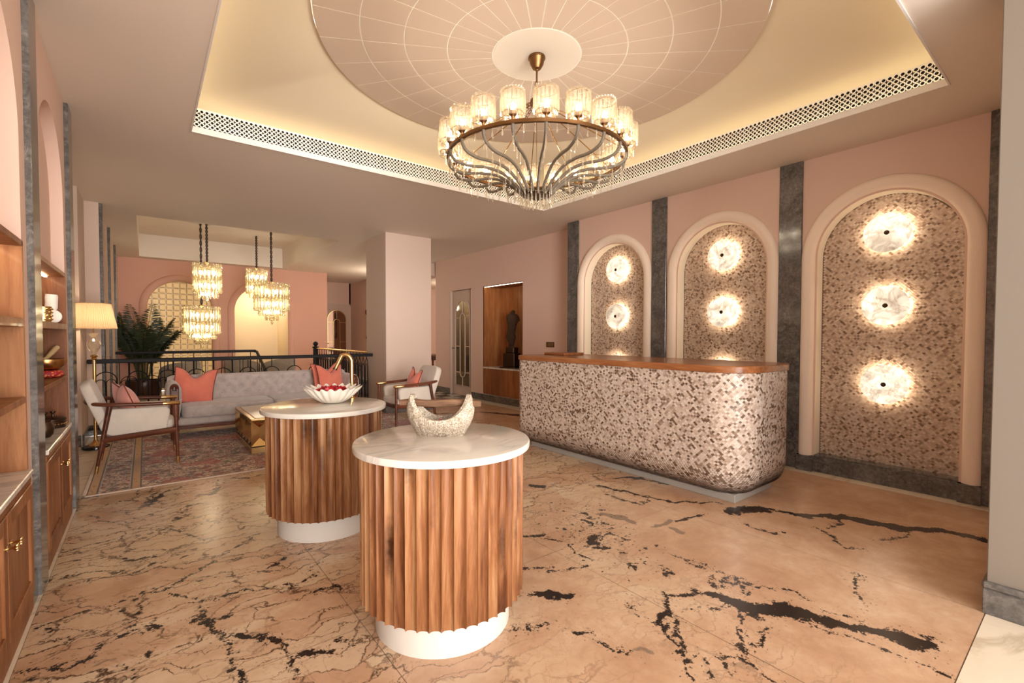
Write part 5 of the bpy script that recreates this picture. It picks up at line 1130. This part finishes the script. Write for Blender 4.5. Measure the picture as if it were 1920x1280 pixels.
# ------------------------------------------------------------------ railings
def bar(m, pts, r=.007): return m.tube(pts, r, 5)
def semi(c, r, mp, n=12): return [mp(c + r * math.cos(PI * k / n), r * math.sin(PI * k / n)) for k in range(n + 1)]
rl = thing('stair_railing', 'black iron railing with half-round motifs behind the sofa', 'railing', (0, 8.25, 0))
MB().box((1.325, 0, .995), (3.86, .055, .055), .008).build('top_rail', M['black'], rl, .4); MB().box((1.325, 0, .10), (3.86, .03, .03), .003).build('bottom_rail', M['black'], rl, .4)
m = MB(); r = .112
bar(m, [(0, 0, .10), (0, 0, .13)]); bar(m, [(0, 0, .85), (0, 0, .975)]); bar(m, [(r * math.cos(PI * k / 14), 0, .738 + r * math.sin(PI * k / 14)) for k in range(15)])
for s in (-1, 1):
    bar(m, [(s * r, 0, .738), (s * r, 0, .115)]); bar(m, [(s * .055 + .050 * math.cos(PI * k / 10), 0, .70 + .050 * math.sin(PI * k / 10)) for k in range(11)], .005); bar(m, [(s * .055 + .05, 0, .70), (s * .055 + .05, 0, .42)], .005); bar(m, [(s * .055 - .05, 0, .70), (s * .055 - .05, 0, .42)], .005)
mo = m.mesh('arch_motif', M['black'], 1)
k = 0
while -.42 + k * .335 < 3.15: inst('arch_motif', mo, rl, (-.42 + k * .335, 0, 0)); k += 1
r2 = thing('stair_railing', 'far black railing with paired arches and a handrail sloping down the stairs', 'railing', (0, 11.65, 0))
MB().box((.74, 0, 1.0), (2.38, .055, .055), .008).build('top_rail', M['black'], r2, .4); MB().box((.74, 0, .12), (2.38, .03, .03), .003).build('bottom_rail', M['black'], r2, .4)
m = MB()
for s in (-1, 1):
    bar(m, [(s * .075 - .068, 0, .13), (s * .075 - .068, 0, .80)] + [(s * .075 - .068 * math.cos(PI * k / 10), 0, .80 + .068 * math.sin(PI * k / 10)) for k in range(1, 10)] + [(s * .075 + .068, 0, .80), (s * .075 + .068, 0, .13)], .007)
bar(m, [(0, 0, .55), (0, 0, .98)]); bar(m, semi(0, .13, lambda u, z: (u, 0, .42 + z)), .007); bar(m, semi(-.06, .06, lambda u, z: (u, 0, .42 + z)), .006); bar(m, semi(.06, .06, lambda u, z: (u, 0, .42 + z)), .006)
mo2 = m.mesh('arch_motif', M['black'], 1)
for k in range(7): inst('arch_motif', mo2, r2, (-.25 + k * .345, 0, 0))
MB().tube([(1.90, 0, .99), (1.94, -.04, .985), (1.94, -1.15, .56), (1.94, -2.2, .10)], .032, 8, flat=.8).build('sloping_rail', M['black'], r2, .6)
m = MB()
for k in range(9): y = -.12 - .22 * k; bar(m, [(1.94, y, .95 - .40 * -y / 1.05 * 1.0), (1.94, y, -.05 - .60 * -y)])
m.build('sloping_balusters', M['black'], r2, 1)
r3 = thing('stair_railing', 'side railing of pointed iron arches with a gold handrail by the pillar', 'railing', (3.2, 8.30, 0))
MB().tube([(0, .06, 1.04), (0, 3.32, 1.04)], .022, 8).build('handrail', M['gold'], r3, 1); MB().box((0, 1.68, .10), (.03, 3.3, .03), .003).build('bottom_rail', M['black'], r3, .4)
m = MB(); h0 = .78
for s in (-1, 1):
    bar(m, [(0, s * .068, .11), (0, s * .068, h0), (0, s * .055, h0 + .07), (0, s * .030, h0 + .12), (0, 0, h0 + .155)], .007); bar(m, [(0, s * .034, .11), (0, s * .034, h0 - .02), (0, s * .02, h0 + .03), (0, 0, h0 + .055)], .005)
bar(m, [(0, 0, h0 + .155), (0, 0, 1.03)]); bar(m, [(0, 0, .11), (0, 0, .50)], .005)
bar(m, semi(0, .066, lambda u, z: (0, u, .45 + z)), .006); bar(m, semi(0, .066, lambda u, z: (0, u, .30 - z)), .006)
mo3 = m.mesh('pointed_arch', M['black'], 1)
for k in range(19): inst('pointed_arch', mo3, r3, (0, .10 + k * .172, 0))
nw = thing('newel_post', 'black newel post with a ball finial at the railing corner', 'post', (3.2, 11.66, 0))
MB().box((0, 0, .53), (.095, .095, 1.06), .006).build('post', M['black'], nw, .4); MB().lathe([(.055, 1.04), (.075, 1.06), (.075, 1.075), (.03, 1.085), (.026, 1.10)], 20).build('cap', M['black'], nw); MB().sphere((0, 0, 1.145), .056, 18, 12).build('ball', M['black'], nw, 1.2)
# ------------------------------------------------------------------ far corner: palm and barrel chairs
pl = thing('areca_palm', 'dark green feathery palm in a round brown planter in the far corner', 'plant', (-.03, 12.85, 0))
MB().lathe([(.20, 0), (.27, .02), (.315, .16), (.325, .33), (.310, .375), (.295, .375), (.290, .34), (0, .33)], 32, cap1=False).build('planter', plain('brown_glazed_planter', (.055, .020, .012), .3), pl, .9)
t = NT('palm_leaf'); n1 = t.noise(t.co('Object'), 4, 3); M['leaf'] = t.bsdf(color=t.mix(n1, (.008, .013, .006), (.034, .050, .018)), rough=.42, spec=.4)
M['stem'] = plain('palm_stem', (.07, .075, .025), .5)
pr_ = random.Random(11)
for k in range(17):
    az = k * 2.399 + pr_.uniform(-.2, .2); L = pr_.uniform(1.15, 1.75); lean = pr_.uniform(.10, .70) if k > 5 else pr_.uniform(.05, .25); bend = pr_.uniform(.15, .75); N = 30
    pts = []; x = y = 0.0; r0 = pr_.uniform(.03, .14); h = .34; ang = lean * .35; px_, rr = 0, r0
    for i in range(N):
        s = i / (N - 1); ang_i = lean * .35 + bend * s ** 2.0 * 1.15 + lean * .6 * s; rr += math.sin(ang_i) * L / N; h += math.cos(ang_i) * L / N
        pts.append(Vector((rr * math.cos(az), rr * math.sin(az), h)))
    pts = [Vector((max(-.36, p.x) if True else p.x, min(p.y, .82), p.z)) for p in pts]
    st_ = MB().tube(pts, [.012 - .009 * i / (N - 1) for i in range(N)], 5).build('frond', M['stem'], pl, 1.2); m = MB(); side = Vector((-math.sin(az), math.cos(az), 0))
    for i in range(8, N):
        s = (i - 8) / (N - 9); tg = (pts[min(i + 1, N - 1)] - pts[max(i - 1, 0)]).normalized(); nn = side.cross(tg).normalized()
        for q in (0, .5):
            base = pts[i] + (pts[min(i + 1, N - 1)] - pts[i]) * q
            for sg in (-1, 1):
                l = .30 * math.sin(PI * (.16 + .80 * s)) ** .8 * pr_.uniform(.85, 1.1); d = (side * sg * .78 + tg * .62 + nn * (.15) - Vector((0, 0, .22 * pr_.uniform(.4, 1.6)))).normalized(); wv = tg * .0075
                mid = base + d * l * .5; tip = base + d * l + Vector((0, 0, -.05 * l / .3))
                m.add([base, mid + wv, tip, mid - wv], [(0, 1, 2), (0, 2, 3)])
    m.build('leaflets', M['leaf'], st_, 0, fix=False)
M['taupe'] = fabric('taupe_upholstery', (.22, .175, .135), (.32, .265, .21), 200)
def barrel(label, x, y, rz):
    b_ = thing('barrel_chair', label, 'chair', (x, y, 0), rz, 'barrel chairs beyond the stair well'); P = []
    for i in range(25):
        a = -2.05 + 4.1 * i / 24; tp = .78 - .16 * (abs(a) / 2.05) ** 2; row = []
        for r, z in ((.36, .20), (.385, .30), (.385, tp - .03), (.36, tp), (.325, tp - .02), (.315, .40), (.315, .22)): row.append((r * math.cos(a), r * math.sin(a), z))
        P.append(row)
    m = MB().grid(P, cv=True); m.add(P[0], [tuple(range(7))]); m.add(P[-1][::-1], [tuple(range(7))]); m.build('backrest', M['taupe'], b_, 1)
    MB().lathe([(.28, .20), (.31, .24), (.31, .40), (.28, .44), (0, .45)], 24, cap1=False).build('seat', M['taupe'], b_, 1)
    for k in range(4): a = PI / 4 + k * PI / 2; superleg(MB(), (.22 * math.cos(a), .22 * math.sin(a), .21), (.27 * math.cos(a), .27 * math.sin(a), 0), .018, .012, 8).build('leg', M['walnut'], b_, 1)
barrel('taupe barrel chair beyond the railings, seen just right of the palm', .60, 12.70, -.9)
barrel('taupe barrel chair below the yellow arch, left of the sloping handrail', 1.86, 12.95, -2.2)
barrel('taupe barrel chair below the yellow arch, right of the sloping handrail', 2.62, 12.75, -1.2)
ft = thing('side_table', 'small round table between the far barrel chairs', 'table', (2.22, 13.25, 0)); MB().lathe([(.22, .50), (.24, .51), (.24, .53), (0, .53)], 28, cap1=False).build('tabletop', M['walnut'], ft); MB().lathe([(.16, 0), (.15, .02), (.022, .04), (.02, .50)], 20).build('pedestal', M['walnut'], ft)
M['glassware'] = M['clear']
for k in range(3):
    gl_ = MB().lathe([(.03, 0), (.03, .004), (.004, .012), (.004, .08), (.028, .11), (.034, .15), (.030, .19)], 12, cap1=False).build('stem_glass', M['clear'], None, 1); gl_.location = (2.12 + .10 * k, 13.22 + .03 * (k % 2), .531); tag(gl_, ['left of the three stem glasses on the small far table', 'middle one of the three stem glasses on the small far table', 'right of the three stem glasses on the small far table'][k], 'glass', 'stem glasses on the far table')
# ------------------------------------------------------------------ glass-block window
t = NT('glass_block'); n1 = t.noise(t.co('Object'), 22, 3, .6, 1.5); t.bump(n1, .6, .02); tl = t.n('BsdfTranslucent', {0: (.90, .78, .55)}); df = t.n('BsdfDiffuse', {0: (.60, .50, .36)}); gs_ = t.n('BsdfGlossy', {0: (.9, .85, .7), 'Roughness': .18}); a1 = t.n('MixShader', {0: .45, 1: tl, 2: df}); a2 = t.n('MixShader', {0: .10, 1: a1, 2: gs_}); t.t.links.new(a2.outputs[0], t.out.inputs[0]); t.t.links.new([n for n in t.t.nodes if n.type == 'BUMP'][0].outputs[0], gs_.inputs['Normal']); M['block'] = t.m
mo_ = MB()
for i in range(11): mo_.box((.002 + i * .136, YB + .19, 1.33), (.014, .05, 2.66))
for k in range(20): mo_.box((.685, YB + .19, .032 + k * .136), (1.40, .05, .014))
w1 = struct(mo_.build('window_1', plain('block_mortar', (.50, .40, .27), .8), smooth=0), 'arched window of square glass blocks')
bm_ = MB().box((0, 0, 0), (.122, .075, .122), .012); bm_ = bm_.mesh('glass_block', M['block'], .3)
c, a, zb, zs = AR[0]
for i in range(10):
    for k in range(20):
        x, z = .07 + i * .136, .10 + k * .136
        if z > zs and math.hypot(x - c, z - zs) > a + .07: continue
        inst('glass_block', bm_, w1, (x, YB + .19, z))
# ------------------------------------------------------------------ doors with arched lattice
def lattice_door(name, mp, w, h, lab, mir):
    d = struct(MB().box((0, 0, 0), (0, 0, 0)).build(name, M['pinklight'], smooth=0) if False else None or inst(name, MB().prism([(-w / 2, 0.004), (w / 2, .004), (w / 2, h), (-w / 2, h)], 0, .04, mp).mesh(name, M['pinklight'], .3)), lab)
    ra, z0, zs = w * .33, .22, h - .22 - w * .33
    o = arch_outline(0, ra, z0, zs, 18); MB().prism(o[::-1], -.004, .002, mp).build('glass', mir, d, .3)
    def strip(pts, r=.014): return MB().tube([mp(u, z, -.008) for u, z in pts], r, 6)
    m = strip(o + [o[0]], .016); rb2 = w * .115; lo, hi = z0 + .30, zs - .10
    cap = [(rb2 * math.cos(PI * k / 10), hi + rb2 * math.sin(PI * k / 10)) for k in range(11)] + [(-rb2 * math.cos(PI * k / 10), lo - rb2 * math.sin(PI * k / 10)) for k in range(11)]
    m.tube([mp(u, z, -.008) for u, z in cap], .014, 6, closed=True)
    for pts in ([(0, hi + rb2), (0, zs + ra)], [(0, z0), (0, lo - rb2)], [(-ra, hi), (-rb2, hi)], [(rb2, hi), (ra, hi)], [(-ra, lo), (-rb2, lo)], [(rb2, lo), (ra, lo)], [(-ra, h * .47), (-rb2, h * .47)], [(rb2, h * .47), (ra, h * .47)]): m.tube([mp(u, z, -.008) for u, z in pts], .011, 6)
    m.build('lattice', M['pinklight'] if name == 'door_1' else M['gold'], d, 1)
    hd = MB().tube([mp(-w * .42, h * .45, 0), mp(-w * .42, h * .45, -.05), mp(-w * .42 + .10, h * .45, -.055)], .010, 8).build('door_handle', M['darkbronze'], d, 1); return d
M['darkmirror'] = plain('dark_mirror_glass', (.10, .085, .075), .04, .85)
lattice_door('door_1', lambda u, z, d: (XW + .06 + d, 8.915 - u, z), .90, 2.36, 'pale pink door with a dark arched mirror lattice', M['darkmirror'])
lattice_door('door_2', lambda u, z, d: (5.06 + u, 15.95 + d, z), .90, 2.40, 'far door with an arched gold lattice', plain('bronze_mirror', (.30, .17, .11), .05, .85))
tr_ = MB()
for y in (8.475, 9.355): tr_.box((XW + .01, y, 1.18), (.04, .03, 2.36), .003)
trim(tr_, M['pinklight'], .3)
# timber niche with the statue
ni = thing('timber_niche', 'recessed teak niche with marble shelf beside the lattice door', 'niche', (XW, 7.3825, .14))
Wd, Dn = 1.29, .46
MB().box((Dn - .008, 0, 1.115), (.016, Wd, 2.23)).build('back_panel', M['teak'], ni)
for s in (-1, 1): MB().box((Dn / 2 + .004, s * (Wd / 2 - .010), 1.115), (Dn - .012, .018, 2.23)).build('side_panel', M['teak'], ni)
MB().box((Dn / 2 + .004, 0, 2.222), (Dn - .012, Wd - .04, .016)).build('top_panel', M['teak'], ni); MB().box((.02, 0, 2.212), (.011, Wd - .06, .006)).build('led_strip', M['led'], ni)
MB().box((Dn / 2 - .008, 0, .548), (Dn + .012, Wd - .004, .030), .003).build('marble_shelf', M['bay'], ni)
for s in (-1, 1): dd = MB().box((.012, s * Wd / 4, .266), (.020, Wd / 2 - .008, .528), .002).build('door', M['teak'], ni); MB().sphere((-.006, s * .04, .44), .010, 8, 6).build('knob', M['brass'], dd, 1)
stt = thing('bronze_torso', 'dark bronze headless torso on a blocky pedestal in the teak niche', 'statue', (XW + .235, 7.36, .705), .35)
mb = MB().box((0, 0, .012), (.36, .36, .024), .004); mb.build('base_plate', M['darkbronze'], stt, .3)
MB().box((0, 0, .16), (.26, .27, .272), .012).build('pedestal', M['darkbronze'], stt, .3); MB().box((0, 0, .355), (.19, .20, .125), .016).build('upper_block', M['darkbronze'], stt, .3)
t = NT('patinated_bronze'); n1 = t.noise(t.co('Object'), 26, 6, .7, 1); t.bump(n1, 1.0, .03); M['patina'] = t.bsdf(color=t.mix(n1, (.022, .014, .010), (.15, .085, .05)), rough=.38, metal=.7)
P = []
for j in range(31):
    s = j / 30; z = .42 + s * .68; row = []
    wx = .040 + .065 * min(1, s / .25) if s < .3 else (.105 - .012 * math.sin((s - .3) / .3 * PI) if s < .6 else .093 + .042 * math.sin((s - .6) / .3 * PI / 2) if s < .9 else .135 * math.sqrt(max(.02, 1 - ((s - .9) / .1) ** 2)))
    wy = wx * .66; off = .02 * math.sin(s * 5) + (.04 * (s - .8) if s > .8 else 0)
    for i in range(24):
        a = 2 * PI * i / 24; rp = 1 + .07 * math.sin(3 * a + s * 9) + .05 * math.sin(7 * a - s * 16) * (s < .5)
        row.append((wy * rp * math.cos(a), off + wx * rp * math.sin(a), z))
    P.append(row)
m = MB().grid(P, cv=True); m.add(P[0][::-1], [tuple(range(24))]); m.add(P[-1], [tuple(range(24))]); m.tube([(0, -.07, 1.03), (.0, -.135, .99), (.01, -.15, .93)], [.05, .042, .025], 10); m.tube([(0, .0, 1.06), (0, -.03, 1.12), (0, -.05, 1.135)], [.055, .045, .03], 10); m.tube([(0, .05, .40), (0, .05, .52)], .022, 8); m.build('torso', M['patina'], stt, 1.2)
sp = thing('wall_plate', 'small bronze wall plate on the pink wall above the counter end', 'wall plate', (XW, 5.975, 1.195)); MB().box((-.005, 0, 0), (.010, .20, .092), .002).build('plate', M['darkbronze'], sp, .3)
for s in (-1, 0, 1): MB().box((-.012, s * .055, 0), (.006, .042, .06), .002).build('switch', M['bronze'], sp, .3)
cv_ = thing('carved_bracket', 'dark carved wooden bracket on the wall left of the pillar', 'wall ornament', (XW - .03, 14.4, 1.30)); m = MB()
m.tube([(0, 0, .0), (0, .02, .25), (0, 0, .5), (0, -.02, .75)], [.03, .02, .028, .022], 8); m.build('shaft', M['walnut'], cv_, 1); MB().sphere((-.02, 0, .78), .075, 10, 8, (.6, 1, 1.2)).build('head', M['walnut'], cv_, 1); MB().sphere((-.01, 0, -.02), .06, 10, 8, (.6, 1, 1)).build('foot', M['walnut'], cv_, 1)
cn = thing('console_table', 'dark carved console table glimpsed behind the pillar', 'table', (6.25, 11.6, 0)); MB().box((0, 0, .80), (.5, 1.1, .05), .006).build('tabletop', M['walnut'], cn, .3); MB().box((0, 0, .73), (.44, 1.0, .09), .006).build('apron', M['walnut'], cn, .3)
for x in (-.19, .19):
    for y in (-.46, .46): MB().lathe([(.03, 0), (.022, .05), (.028, .2), (.018, .35), (.034, .52), (.022, .60), (.032, .70)], 12, (x, y, 0)).build('leg', M['walnut'], cn, 1)
